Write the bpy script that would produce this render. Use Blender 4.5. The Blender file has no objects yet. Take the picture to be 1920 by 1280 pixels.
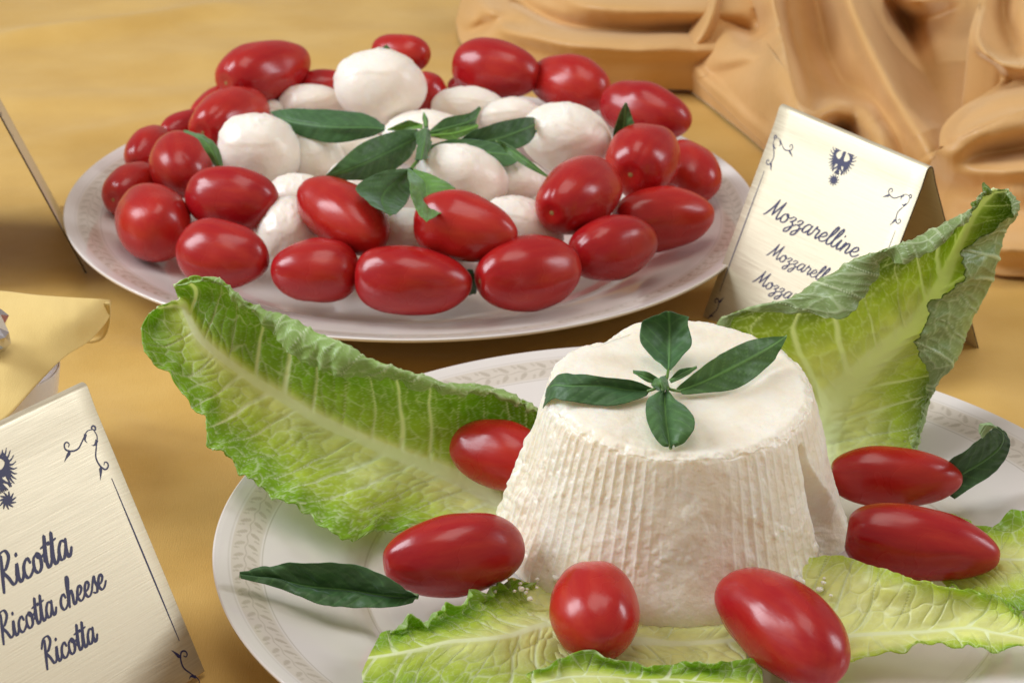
import bpy, math, random
import numpy as np
from mathutils import Vector, Matrix
random.seed(4); rng = np.random.default_rng(7)
SC = bpy.context.scene; COL = SC.collection
PI = math.pi
CM = 0.01

# ------------------------------------------------------------------ camera, world, light, exposure
F = 4500.0; PITCH = math.radians(24.26); ROLL = math.radians(0.76); CH = 39.51
_c, _s = math.cos(ROLL), math.sin(ROLL)
UPV = np.array([0, math.sin(PITCH), math.cos(PITCH)]); FWD = np.array([0, math.cos(PITCH), -math.sin(PITCH)])
CX = _c*np.array([1., 0, 0]) + _s*UPV; CY = -_s*np.array([1., 0, 0]) + _c*UPV
cam = bpy.data.cameras.new('camera'); camo = bpy.data.objects.new('camera', cam); COL.objects.link(camo)
M3 = Matrix([[CX[i], CY[i], -FWD[i]] for i in range(3)])
camo.matrix_world = Matrix.Translation((0, 0, CH*CM)) @ M3.to_4x4()
cam.sensor_width = 36; cam.lens = F/1920*36; cam.clip_start = .05; cam.clip_end = 100
cam.dof.use_dof = True; cam.dof.focus_distance = .76; cam.dof.aperture_fstop = 30
SC.camera = camo
w = bpy.data.worlds.new('World'); SC.world = w; w.use_nodes = True
bg = w.node_tree.nodes['Background']; bg.inputs[0].default_value = (1.0, .88, .78, 1); bg.inputs[1].default_value = .35

def window(name, loc, target, sx, sy, power, col):
    l = bpy.data.lights.new(name, 'AREA'); l.shape = 'RECTANGLE'; l.size = sx; l.size_y = sy
    l.energy = power; l.color = col
    o = bpy.data.objects.new(name, l); COL.objects.link(o); o.location = loc
    o.rotation_euler = (Vector(target) - Vector(loc)).to_track_quat('-Z', 'Y').to_euler()
window('window_left', (-1.5, .90, 1.05), (.05, .68, 0), .72, 1.05, 31, (.86, .93, 1))
window('window_right', (1.6, .90, .95), (0, .70, 0), .45, .85, 12, (.88, .93, 1))
window('ceiling_light', (-.1, .75, 1.6), (0, .70, 0), 1.0, .7, 6.5, (1, .95, .88))
SC.view_settings.view_transform = 'Standard'; SC.view_settings.look = 'None'
SC.view_settings.exposure = 0.02; SC.view_settings.gamma = 1
SC.cycles.max_bounces = 10; SC.cycles.transmission_bounces = 6

# ------------------------------------------------------------------ helpers: placement in centimetres
def ray(px, py):
    x = (px-960)/F; y = -(py-640)/F
    return FWD + x*CX + y*CY
def U(px, py, z):                      # the point of height z (cm) seen at a place of the photograph
    d = ray(px, py); t = (z-CH)/d[2]
    return np.array([0, 0, CH]) + d*t
def depth(X): return float((np.asarray(X) - [0, 0, CH]) @ FWD)
def unit(v): v = np.asarray(v, float); return v/np.linalg.norm(v)

def _hash(ix, iy, iz, seed):
    h = (ix*374761393 + iy*668265263 + iz*2147483647 + seed*974634777) & 0xffffffff
    h = ((h ^ (h >> 13))*1274126177) & 0xffffffff
    return ((h ^ (h >> 16)) & 0xffff)/65535.0
def vnoise(p, seed=0):                 # value noise, p[...,3] -> -1..1
    p = np.asarray(p, float); i = np.floor(p).astype(np.int64); f = p-i; f = f*f*(3-2*f)
    r = 0
    for dx in (0, 1):
        for dy in (0, 1):
            for dz in (0, 1):
                wgt = (f[..., 0] if dx else 1-f[..., 0])*(f[..., 1] if dy else 1-f[..., 1])*(f[..., 2] if dz else 1-f[..., 2])
                r = r + wgt*_hash(i[..., 0]+dx, i[..., 1]+dy, i[..., 2]+dz, seed)
    return r*2-1
def fbm(p, seed=0, n=3):
    r = 0; a = 1; tot = 0; p = np.asarray(p, float)
    for k in range(n): r = r+a*vnoise(p*2**k, seed+k*17); tot += a; a *= .5
    return r/tot
def n2(x, y, seed=0, n=3): return fbm(np.stack(np.broadcast_arrays(x, y, 0.37), -1), seed, n)
def sstep(a, b, x): t = np.clip((x-a)/(b-a), 0, 1); return t*t*(3-2*t)
def voronoi(x, y, seed=0):             # F1, F2 distances
    ix = np.floor(x).astype(np.int64); iy = np.floor(y).astype(np.int64)
    f1 = np.full(np.shape(x), 9.); f2 = np.full(np.shape(x), 9.); 
    for dx in (-1, 0, 1):
        for dy in (-1, 0, 1):
            cx = ix+dx+.12+.76*_hash(ix+dx, iy+dy, ix*0+1, seed); cy = iy+dy+.12+.76*_hash(ix+dx, iy+dy, ix*0+2, seed)
            d = np.hypot(cx-x, cy-y); m = d < f1
            f2 = np.where(m, f1, np.minimum(f2, d)); f1 = np.where(m, d, f1)
    return f1, f2
def crom(pts, n, axis=0, closed=False):           # Catmull-Rom resample of an array along an axis
    pts = np.moveaxis(np.asarray(pts, float), axis, 0); m = len(pts)
    t = np.linspace(0, m-1, n); i = np.clip(np.floor(t).astype(int), 0, m-2); f = (t-i).reshape((-1,)+(1,)*(pts.ndim-1))
    p1 = pts[i]; p2 = pts[i+1]
    p0 = np.where((i > 0).reshape(f.shape), pts[np.maximum(i-1, 0)], 2*p1-p2)
    p3 = np.where((i < m-2).reshape(f.shape), pts[np.minimum(i+2, m-1)], 2*p2-p1)
    r = .5*(2*p1+(p2-p0)*f+(2*p0-5*p1+4*p2-p3)*f**2+(3*p1-p0-3*p2+p3)*f**3)
    return np.moveaxis(r, 0, axis)

# ------------------------------------------------------------------ helpers: objects
def mesh(name, V, faces, mat=None, parent=None, smooth=True, col=None, loops4=None, loc=None):
    """V in cm world coordinates (or local to loc)."""
    me = bpy.data.meshes.new(name)
    V = np.asarray(V, float).reshape(-1, 3)*CM
    if loops4 is not None:
        q = np.asarray(loops4, np.int32); nf = len(q)
        me.vertices.add(len(V)); me.vertices.foreach_set('co', V.ravel().astype(np.float32))
        me.loops.add(nf*4); me.loops.foreach_set('vertex_index', q.ravel())
        me.polygons.add(nf); me.polygons.foreach_set('loop_start', np.arange(nf, dtype=np.int32)*4)
        me.update(calc_edges=True); me.validate()
    else:
        me.from_pydata([tuple(v) for v in V], [], faces)
    me.polygons.foreach_set('use_smooth', [smooth]*len(me.polygons))
    if col is not None:
        a = me.color_attributes.new('tint', 'FLOAT_COLOR', 'POINT')
        c = np.asarray(col, np.float32).reshape(-1, col.shape[-1])
        if c.shape[1] == 3: c = np.concatenate([c, np.ones((len(c), 1), np.float32)], 1)
        a.data.foreach_set('color', c.ravel())
    if mat: 
        for m_ in (mat if isinstance(mat, (list, tuple)) else [mat]): me.materials.append(m_)
    o = bpy.data.objects.new(name, me); COL.objects.link(o)
    if parent: o.parent = parent
    if loc is not None: o.location = np.asarray(loc)*CM
    return o
def quads(ni, nj, wrapj=False, wrapi=False):
    i = np.arange(ni if wrapi else ni-1)[:, None]; j = np.arange(nj if wrapj else nj-1)[None, :]
    i2 = (i+1) % ni; j2 = (j+1) % nj
    return np.stack(np.broadcast_arrays(i*nj+j, i2*nj+j, i2*nj+j2, i*nj+j2), -1).reshape(-1, 4)
def grid(name, P, mat, parent=None, wrapj=False, flip=False, **k):
    ni, nj = P.shape[:2]; q = quads(ni, nj, wrapj)
    if flip: q = q[:, ::-1]
    return mesh(name, P, None, mat, parent, loops4=q, **k)
def tag(o, label=None, cat=None, group=None, kind=None):
    if label: o['label'] = label
    if cat: o['category'] = cat
    if group: o['group'] = group
    if kind: o['kind'] = kind
    return o
def empty(name, loc, label=None, cat=None, group=None):
    o = bpy.data.objects.new(name, None); COL.objects.link(o); o.location = np.asarray(loc, float)*CM
    o.empty_display_size = .01
    return tag(o, label, cat, group)
def solid(o, th, off=0, mats=0):
    m = o.modifiers.new('thickness', 'SOLIDIFY'); m.thickness = th*CM; m.offset = off
    if mats: m.material_offset = 1; m.material_offset_rim = 0
    return o

# ------------------------------------------------------------------ helpers: materials
def mat(name, base=(.5, .5, .5), rough=.5, **k):
    m = bpy.data.materials.new(name); m.use_nodes = True; nt = m.node_tree; b = nt.nodes['Principled BSDF']
    b.inputs['Base Color'].default_value = (*base, 1); b.inputs['Roughness'].default_value = rough
    for key, v in k.items(): b.inputs[key.replace('_', ' ')].default_value = v
    return m, nt, b
def nd(nt, typ, **k):
    n = nt.nodes.new(typ)
    for key, v in k.items():
        if key in n.inputs.keys() if hasattr(n.inputs, 'keys') else False: n.inputs[key].default_value = v
        else: setattr(n, key, v)
    return n
def coords(nt, scale=(1, 1, 1), rot=(0, 0, 0)):
    tc = nt.nodes.new('ShaderNodeTexCoord'); mp = nt.nodes.new('ShaderNodeMapping')
    nt.links.new(tc.outputs['Object'], mp.inputs[0]); mp.inputs['Scale'].default_value = scale; mp.inputs['Rotation'].default_value = rot
    return mp.outputs[0]
def noise(nt, vec, scale, detail=3, rough=.5):
    n = nt.nodes.new('ShaderNodeTexNoise'); nt.links.new(vec, n.inputs['Vector'])
    n.inputs['Scale'].default_value = scale; n.inputs['Detail'].default_value = detail; n.inputs['Roughness'].default_value = rough
    return n.outputs['Fac']
def ramp(nt, fac, stops):
    r = nt.nodes.new('ShaderNodeValToRGB'); nt.links.new(fac, r.inputs[0])
    while len(r.color_ramp.elements) < len(stops): r.color_ramp.elements.new(.5)
    for e, (p, c) in zip(r.color_ramp.elements, stops): e.position = p; e.color = (*c, 1) if len(c) == 3 else c
    return r.outputs[0]
def bump(nt, b, h, strength, dist, prev=None):
    n = nt.nodes.new('ShaderNodeBump'); n.inputs['Strength'].default_value = strength; n.inputs['Distance'].default_value = dist
    nt.links.new(h, n.inputs['Height'])
    if prev: nt.links.new(prev, n.inputs['Normal'])
    nt.links.new(n.outputs[0], b.inputs['Normal']); return n.outputs[0]
def mixc(nt, fac, a, b_, mode='MIX'):
    n = nt.nodes.new('ShaderNodeMix'); n.data_type = 'RGBA'; n.blend_type = mode
    for sock, v in ((n.inputs[0], fac), (n.inputs[6], a), (n.inputs[7], b_)):
        if isinstance(v, (int, float)): sock.default_value = v
        elif isinstance(v, tuple): sock.default_value = (*v, 1)
        else: nt.links.new(v, sock)
    return n.outputs[2]

def cloth_mat(name, c1, c2, rough=.42, weave=1.0):
    m, nt, b = mat(name, c1, rough, Sheen_Weight=.35, Sheen_Roughness=.35, Specular_IOR_Level=.35)
    b.inputs['Sheen Tint'].default_value = (1, .85, .6, 1)
    v = coords(nt)
    f = noise(nt, v, 22, 3)
    nt.links.new(mixc(nt, ramp(nt, f, [(.35, (0, 0, 0)), (.65, (1, 1, 1))]), c1, c2), b.inputs['Base Color'])
    a = noise(nt, coords(nt, (2600, 300, 900)), 1, 2); c = noise(nt, coords(nt, (300, 2600, 900)), 1, 2)
    n1 = bump(nt, b, a, .25*weave, .0003); n2_ = bump(nt, b, c, .25*weave, .0003, n1)
    bump(nt, b, noise(nt, v, 35, 3), .25, .004, n2_)
    return m
M_table = cloth_mat('golden_tablecloth_satin', (.64, .405, .115), (.57, .345, .085), .42, 1.6)
M_drape = cloth_mat('orange_gold_satin', (.66, .39, .16), (.60, .345, .125), .33, .8)
M_napkin = cloth_mat('pale_gold_napkin', (.80, .60, .24), (.76, .55, .20), .6)

def plate_mat():
    m, nt, b = mat('glazed_porcelain', (.80, .76, .70), .14, Coat_Weight=.5, Coat_Roughness=.06, Specular_IOR_Level=.5)
    a = nt.nodes.new('ShaderNodeVertexColor'); a.layer_name = 'tint'
    nt.links.new(mixc(nt, 1.0, a.outputs[0], (1, 1, 1), 'MULTIPLY'), b.inputs['Base Color'])
    return m
M_plate = plate_mat()

def tomato_mat():
    m, nt, b = mat('tomato_skin', (.50, .014, .014), .25, Subsurface_Weight=.06, Coat_Weight=.08, Coat_Roughness=.16, Specular_IOR_Level=.42)
    b.inputs['Subsurface Radius'].default_value = (1, .2, .1); b.inputs['Subsurface Scale'].default_value = .004
    oi = nt.nodes.new('ShaderNodeObjectInfo')
    v = coords(nt, (30, 190, 190)); f = noise(nt, v, 1, 4, .6)
    g = noise(nt, coords(nt), 60, 2)
    base = mixc(nt, oi.outputs['Random'], (.35, .005, .010), (.46, .014, .010))
    c = mixc(nt, ramp(nt, f, [(.4, (0, 0, 0)), (.8, (.5, .5, .5))]), base, (.58, .06, .02))
    c = mixc(nt, ramp(nt, g, [(.35, (.5, .5, .5)), (.65, (0, 0, 0))]), c, (.33, .004, .010))
    nt.links.new(c, b.inputs['Base Color'])
    nt.links.new(ramp(nt, g, [(.3, (.20,)*3), (.7, (.33,)*3)]), b.inputs['Roughness'])
    h = noise(nt, coords(nt, (60, 200, 200)), 1, 3); bump(nt, b, h, .22, .0010)
    return m
M_tomato = tomato_mat()
M_scar, _, _ = mat('tomato_stem_scar', (.34, .20, .06), .8)

def cheese_mat(name, base, base2, rough, coat, bs, bd, scale):
    m, nt, b = mat(name, base, rough, Subsurface_Weight=.55, Coat_Weight=coat, Coat_Roughness=.22, Specular_IOR_Level=.4)
    b.inputs['Subsurface Radius'].default_value = (1, .72, .45); b.inputs['Subsurface Scale'].default_value = .006
    v = coords(nt); f = noise(nt, v, scale*.35, 3)
    nt.links.new(mixc(nt, ramp(nt, f, [(.38, (0, 0, 0)), (.62, (1, 1, 1))]), base, base2), b.inputs['Base Color'])
    n1 = bump(nt, b, noise(nt, v, scale, 4, .6), bs, bd)
    bump(nt, b, noise(nt, v, scale*5, 2), bs*.5, bd*.3, n1)
    return m
M_mozz = cheese_mat('wet_mozzarella', (.93, .87, .79), (.91, .80, .69), .38, .22, .35, .0022, 110)
M_ric = cheese_mat('ricotta_curd', (.92, .86, .74), (.88, .79, .64), .38, .28, .26, .0018, 260)

def leaf_mat(name, rough=.35, trans=.35, tcol=(1.1, 1.25, .35), bs=.15, scale=500, sat=1., coat=.15):
    m, nt, b = mat(name, (.1, .3, .05), rough, Specular_IOR_Level=.42, Coat_Weight=coat, Coat_Roughness=.2)
    a = nt.nodes.new('ShaderNodeVertexColor'); a.layer_name = 'tint'
    base = a.outputs[0]
    if name.endswith('underside'): base = mixc(nt, .45, base, (.62, .80, .40))
    nt.links.new(base, b.inputs['Base Color'])
    bump(nt, b, noise(nt, coords(nt), scale, 3), bs, .0006)
    t = nt.nodes.new('ShaderNodeBsdfTranslucent')
    nt.links.new(mixc(nt, 1.0, a.outputs[0], tcol, 'MULTIPLY'), t.inputs[0])
    mx = nt.nodes.new('ShaderNodeMixShader'); mx.inputs[0].default_value = trans
    out = nt.nodes['Material Output']
    nt.links.new(b.outputs[0], mx.inputs[1]); nt.links.new(t.outputs[0], mx.inputs[2]); nt.links.new(mx.outputs[0], out.inputs[0])
    return m
M_let = leaf_mat('romaine_leaf', .34, .46, (1.1, 1.16, .68)); M_letb = leaf_mat('romaine_leaf_underside', .40, .42, (1.1, 1.16, .68))
M_bas = leaf_mat('basil_leaf', .48, .22, (1.6, 1.7, .5), .45, 420, coat=.03); M_basb = leaf_mat('basil_leaf_underside', .5, .18, (1.6, 1.7, .5), .25, 700, coat=0)
for _m in (M_bas, M_basb):
    _b = _m.node_tree.nodes['Principled BSDF']; _b.inputs['Sheen Weight'].default_value = .45; _b.inputs['Sheen Roughness'].default_value = .4; _b.inputs['Sheen Tint'].default_value = (.75, .9, 1, 1)
M_stem, _, _ = mat('basil_stem', (.10, .20, .03), .4)

def brass_mat():
    m, nt, b = mat('brushed_brass_sheet', (.80, .73, .52), .36, Metallic=.60, Specular_IOR_Level=.5)
    f = noise(nt, coords(nt, (60, 60, 2600)), 1, 3, .6)
    nt.links.new(mixc(nt, ramp(nt, f, [(.3, (0, 0, 0)), (.7, (1, 1, 1))]), (.65, .57, .41), (.76, .69, .52)), b.inputs['Base Color'])
    nt.links.new(ramp(nt, f, [(.3, (.36,)*3), (.7, (.50,)*3)]), b.inputs['Roughness'])
    bump(nt, b, f, .12, .0002)
    return m
M_brass = brass_mat()
M_rim, _, _ = mat('dark_sheet_edge', (.05, .035, .025), .4, Metallic=.5)
M_ink, _, _ = mat('navy_print', (.030, .030, .10), .45)
M_silver, _, _ = mat('crumpled_silver', (.75, .73, .76), .18, Metallic=1.0)
M_china, _, _ = mat('white_china', (.78, .74, .74), .15)

_b = M_drape.node_tree.nodes['Principled BSDF']; _b.inputs['Sheen Weight'].default_value = .6; _b.inputs['Specular IOR Level'].default_value = .32; _b.inputs['Roughness'].default_value = .42; _b.inputs['Anisotropic'].default_value = .4
# ------------------------------------------------------------------ the table under its cloth
def tablecloth():
    nx, ny = 420, 420
    x = np.linspace(-75, 75, nx); y = np.linspace(25, 230, ny); X, Y = np.meshgrid(x, y, indexing='ij')
    Z = .16*n2(X/9, Y/6, 3, 2) + .06*n2(X/5+Y/7, Y/2.5, 8, 2) + .05*np.abs(n2(X/14+Y/30, Y/5, 18, 2))
    def crease(x0, y0, x1, y1, h, wd):                  # a soft long wrinkle in the cloth
        d = np.array([x1-x0, y1-y0]); L = np.hypot(*d); d = d/L
        t = (X-x0)*d[0]+(Y-y0)*d[1]; n = -(X-x0)*d[1]+(Y-y0)*d[0] + .6*np.sin(t/5)
        return h*np.exp(-(n/wd)**2)*sstep(-3, 3, t)*sstep(L+3, L-3, t)
    for a, b_, h, wd in (((0, 70), (430, 10), .55, 1.3), ((0, 190), (520, 160), .22, 1.6), ((60, 270), (420, 190), .18, 1.2), ((200, 650), (500, 700), .35, 1.2),
                         ((170, 760), (420, 900), .28, 1.0), ((560, 640), (900, 650), .2, 1.), ((210, 120), (800, 60), .22, 2.2), ((1180, 620), (1380, 600), .25, 1.2), ((1850, 620), (1920, 900), .3, 1.5)):
        p, q = U(*a, 0), U(*b_, 0); Z += crease(p[0], p[1], q[0], q[1], h, wd)
    Z = np.minimum(Z, .75)
    for cx, cy, r in ((5.55, 67.8, 10.5), (-4.42, 97.9, 10.5)):
        k = sstep(r+2.5, r, np.hypot(X-cx, Y-cy)); Z = Z*(1-k) - .12*k
    o = grid('tablecloth', np.stack([X, Y, Z-.12], -1), M_table, flip=False); o['kind'] = 'structure'
    return o
tablecloth()

# ------------------------------------------------------------------ plates
PC1 = (5.55, 67.8); PC2 = (-4.42, 97.9)
PROF = [(0, .55), (4, .55), (8, .55), (9.6, .58), (10.15, .66), (10.5, .86), (10.9, 1.02), (11.6, 1.18), (12.6, 1.45), (13.6, 1.74), (14.4, 2.00), (14.8, 2.13), (14.95, 2.17), (15.0, 2.13),
        (14.97, 2.03), (14.8, 1.95), (13.6, 1.50), (12, 1.08), (10.6, .62), (9.8, .38), (9.5, .12), (9.2, .0), (8.9, .0), (8.7, .22), (4, .25), (0, .25)]
def plate_z(r): 
    a = np.array(PROF[:12]); return float(np.interp(r, a[:, 0], a[:, 1]))
def make_plate(label, c):
    t = empty('dinner_plate', (c[0], c[1], 0), label, 'plate', 'cream dinner plates with a beige leaf border')
    nj = 1500
    rr = []
    for (r0, z0), (r1, z1) in zip(PROF[:-1], PROF[1:]):
        n = 60 if 12.5 < (r0+r1)/2 < 14.9 and z1 > z0 else 3
        if r0 == 13.6 and z1 > z0: n = 34
        if r0 == 12.6 and z1 > z0: n = 26
        if r0 == 10.15: n = 12
        if r0 == 9.6: n = 12
        if (r0 == 14.4 or r0 == 14.8) and z1 > z0: n = 8
        for k in range(n): rr.append((r0+(r1-r0)*k/n, z0+(z1-z0)*k/n))
    rr.append((0.001, .25)); R = np.array(rr); R[0, 0] = .001
    th = np.linspace(0, 2*PI, nj, endpoint=False)
    P = np.stack([R[:, :1]*np.cos(th), R[:, :1]*np.sin(th), R[:, 1:]+0*th], -1)
    # printed border: beige ground with a vine of paired leaves
    r = R[:, :1]+0*th; top = (np.arange(len(R)) < np.argmax(R[:, 0]))[:, None]
    N = 118; a = (th[None, :]*N/(2*PI)) % 1.0; u = (a-.5)*2*PI*14/N            # cm along
    cen = 13.98; v = r-cen
    def leaf(u0, v0, ang, L, W):
        uu = ((u-u0+.372) % .745)-.372; vv = v-v0; ca, sa = math.cos(ang), math.sin(ang)
        x = uu*ca+vv*sa; y = -uu*sa+vv*ca
        return sstep(1.15, .85, (x/L)**2+(y/(W*(1-.3*x/L)))**2)
    lv = np.maximum(leaf(0, .22, .75, .22, .085), leaf(.1, -.22, -.75, .22, .085))
    lv = np.maximum(lv, leaf(.3, .30, 1.0, .12, .05)*.8); lv = np.maximum(lv, leaf(-.3, -.31, -1.0, .12, .05)*.8)
    lv = np.maximum(lv, sstep(.030, .012, np.abs(v+.03*np.sin(2*PI*a)))*.9)
    wear = .75+.25*n2(th[None, :]*30, r*3, 5)
    band = sstep(.47, .45, np.abs(v))
    line = sstep(.03, .015, np.abs(v+.53))+.6*sstep(.03, .015, np.abs(v-.50))+.75*sstep(.03, .012, np.abs(r-10.25))
    W0 = np.array([.75, .69, .655]); G = np.array([.64, .56, .475]); Lf = np.array([.44, .375, .30])
    c_ = W0+(G-W0)*(band*.8)[..., None]; c_ = c_+(Lf-c_)*(np.clip(np.maximum(lv*band, line)*wear, 0, 1)*.85)[..., None]
    c_ = np.where(top[..., None], c_, W0)
    grid('plate_body', P, M_plate, t, wrapj=True, col=c_, flip=True)
    return t
make_plate('cream plate in front holding the ricotta cheese and lettuce leaves', PC1)
pl2 = empty('dinner_plate', (PC2[0], PC2[1], 0), 'cream plate at the back heaped with mozzarella balls and red tomatoes', 'plate', 'cream dinner plates with a beige leaf border')
_b = bpy.data.objects['plate_body'].copy(); COL.objects.link(_b); _b.parent = pl2; _b.rotation_euler.z = 1.0

# ------------------------------------------------------------------ tomatoes
def place_axis(px, py, z, a, b, ang, lying=True):
    C = U(px, py, z); d = depth(C); A = a*1.02*d/F; B = b*(1.08 if py < 620 else 1.02)*d/F
    an = math.radians(ang); u = math.cos(an)*CX - math.sin(an)*CY        # ang: clockwise in the picture
    th = 0.0
    if lying: th = math.atan2(u[2], math.sin(PITCH))
    th = max(-1.0, min(1.0, th))
    Lmax = 1.95*B if A < 1.7*B else A
    for _ in range(30):                                                   # clamp so the length stays plausible
        L2 = (A*A - (B*math.sin(th))**2)/max(math.cos(th)**2, .05)
        if L2 > Lmax**2*1.02: th *= .9
    L = math.sqrt(max(L2, (B*1.02)**2)) 
    ax = unit(math.cos(th)*u + math.sin(th)*FWD)
    return C, ax, L, B
def tomato(px, py, z, a, b, ang, label, group, tip=.0, lobes=0., scar=-1, taper=0., seed=0, lying=True, waist=0., th_=None):
    C, ax, L, R = place_axis(px, py, z, a, b, ang, lying)
    if th_ is not None:
        an = math.radians(ang); u = math.cos(an)*CX - math.sin(an)*CY; ax = unit(math.cos(th_)*u+math.sin(th_)*FWD); L = 1.5*R
    n, m = 44, 64
    ph = np.linspace(-PI/2, PI/2, n); th = np.linspace(0, 2*PI, m, endpoint=False); PH, TH = np.meshgrid(ph, th, indexing='ij')
    s = np.sin(PH); x = L*np.sign(s)*np.abs(s)**1.02; rad = R*np.cos(PH)**(.80+.10*math.sin(seed*5.1))
    taper = taper+.06*math.sin(seed*2.9+1); rad = rad*(1-taper*s)*(1-waist*np.exp(-((s+.35)/.22)**2))
    x = x + (tip+.03+.03*math.sin(seed*4.1))*L*np.exp(-((1-s)/.05))*.5
    x = x + .05*L*np.exp(-((1+s)/.012))                                  # dimple at the stem end
    rad = rad*(1+(lobes+.012)*np.cos(3*TH+seed)*(.4+.6*s*s)+.02*np.cos(2*TH+seed*1.3))
    rad = rad*(1-.03*sstep(.3, 0, np.abs(np.sin(TH*2+seed)))*sstep(-.2, -.9, s))
    nn = fbm(np.stack([s*1.3+seed*3.1, np.cos(TH)*1.1, np.sin(TH)*1.1], -1), seed, 2)
    rad = rad*(1+.085*nn)
    bend = .05*L*(s*s)*math.sin(seed*1.7)
    loc = np.stack([x, rad*np.cos(TH)+bend, rad*np.sin(TH)], -1)
    up = unit(np.cross(ax, unit(np.cross(np.array([0, 0, 1.]) if abs(ax[2]) < .9 else np.array([0, 1., 0]), ax)))); side = np.cross(up, ax)
    Mx = Matrix([[ax[i], side[i], up[i]] for i in range(3)]).to_4x4()
    t = empty('plum_tomato', C, label, 'tomato', group); t.rotation_euler = Mx.to_euler()
    grid('skin', loc, M_tomato, t, wrapj=True, flip=True)
    # stem scar: small star at the stem end
    k = 10; vs = [(-L*.965, 0, 0)]
    for i in range(k*2):
        rr_ = (.115 if i % 2 else .06)*(.85+.3*random.random())*R
        vs.append((-L*.948-.004, rr_*math.cos(i*PI/k), rr_*math.sin(i*PI/k)))
    vs = [(v[0]+.0, v[1]+.05*L*math.sin(seed*1.7), v[2]) for v in vs]
    mesh('stem_scar', vs, [(0, 1+(i+1) % (2*k), 1+i) for i in range(2*k)], M_scar, t)
    return t
G1 = 'plum tomatoes ringed round the mozzarella'; G2 = 'plum tomatoes round the ricotta'
TL = [  # px, py, z, a, b, angle, label, extra
 (497,134,4.3,84,56,-24,'plum tomato standing highest at the back left of the rear plate, above the left pile',dict(taper=.08,lobes=.03)),
 (412,203,2.9,50,38,-35,'plum tomato half hidden behind the upper left tomatoes of the rear plate',dict()),
 (432,222,3.6,72,52,-38,'plum tomato leaning behind the leftmost mozzarella ball',dict(taper=.05)),
 (345,243,2.4,46,32,-25,'mostly hidden tomato glimpsed between others at the rear plate left edge',dict()),
 (280,281,2.6,50,38,-62,'narrow tomato peeping out behind the upright one at far left',dict()),
 (338,308,3.7,64,54,68,'upright plum tomato on the left with a thin basil leaf over its shoulder',dict(lobes=.03)),
 (246,355,2.5,54,46,-40,'small tomato at the very left of the rear plate, its stem end facing outward',dict()),
 (288,416,2.9,76,64,42,'blunt tomato at the front left rim with a tiny bright speck',dict(taper=-.08,lobes=.025)),
 (433,374,4.0,87,56,8,'glossy plum tomato below the leftmost mozzarella ball, on top of two others',dict(lobes=.02)),
 (418,477,3.1,88,60,12,'plum tomato in the front row just above the tip of the big lettuce leaf',dict(lobes=.03,taper=.05)),
 (591,507,2.9,82,58,3,'short plum tomato, third from the left in the front row of the rear plate',dict(lobes=.02,taper=-.06)),
 (645,405,4.3,95,58,35,'bright red tomato slanting down to the right with a dented top end',dict(taper=.05,waist=.04,lobes=.03)),
 (770,526,3.0,104,61,5,'long plum tomato lowest in the front row of the rear plate, pointed at right',dict(tip=.16,taper=.12,lobes=.02)),
 (871,426,4.6,93,60,10,'plum tomato on top of the front row, touching the pale basil leaf tip',dict(tip=.10,taper=.08,lobes=.02)),
 (987,511,3.1,97,66,-10,'plum tomato in the front row with its stem scar showing at the left end',dict(tip=.03)),
 (1151,465,3.1,84,58,-15,'plum tomato right of the front row, partly under the one with the green scar',dict(taper=.05)),
 (1086,367,4.6,84,64,-38,'plum tomato on the right pile with a greenish stem scar at its lower left',dict(lobes=.02)),
 (1240,410,2.9,92,55,-8,'plum tomato pointing right at the right rim of the rear plate',dict(tip=.12,taper=.08)),
 (1205,300,4.5,72,63,-48,'rounded tomato on the right pile just below the upright basil spike',dict(lobes=.02)),
 (1292,322,2.9,62,50,62,'tomato at the far right rim, half hidden by the rounded one before it',dict()),
 (1209,210,4.0,84,53,18,'wrinkle-topped tomato at the back right behind the upright basil spike',dict(waist=.05,lobes=.03)),
 (1071,158,3.9,76,50,20,'lumpy tomato at the back right showing its stem scar on the right',dict(lobes=.04,waist=.03)),
 (931,131,4.3,80,52,12,'smooth plum tomato at the top of the rear pile, right of the tallest mozzarella',dict(taper=.05)),
 (750,99,4.4,54,33,12,'tomato behind the tallest mozzarella ball',dict()),
 (612,165,3.2,56,32,0,'sliver of a tomato left of the tallest mozzarella ball',dict()),
 (800,175,3.4,40,38,60,'tomato showing just right of the tallest mozzarella ball',dict()),
 (878,168,2.6,40,26,0,'almost hidden tomato beneath the smooth one at the back',dict()),
]
for i, (px, py, z, a, b, an, lab, ex) in enumerate(TL): tomato(px, py, z, a, b, an, lab, G1, seed=i, **ex)
TB = [
 (938,853,2.9,92,64,14,'plum tomato between the tall lettuce leaf and the left side of the ricotta',dict(taper=-.02)),
 (851,1043,2.5,132,75,-7,'large plum tomato left of the ricotta with a basil leaf at its pointed end',dict(taper=-.10,lobes=.01)),
 (1115,1144,2.5,86,82,80,'round cherry tomato seen end on before the ricotta, with two window reflections',dict(th_=-1.2)),
 (1468,1174,2.45,124,82,38,'plum tomato lowest in the picture, slanting down to the right before the ricotta',dict(waist=.03,lobes=.02)),
 (1725,1018,2.5,138,69,9,'long plum tomato pointing right on the pale lettuce at the right',dict(taper=.16,tip=.10)),
 (1676,896,2.4,118,58,2,'plum tomato beside the curled basil leaf, right behind the ricotta',dict(taper=.12,tip=.08)),
]
for i, (px, py, z, a, b, an, lab, ex) in enumerate(TB): tomato(px, py, z, a, b, an, lab, G2, seed=40+i, **ex)

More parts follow.
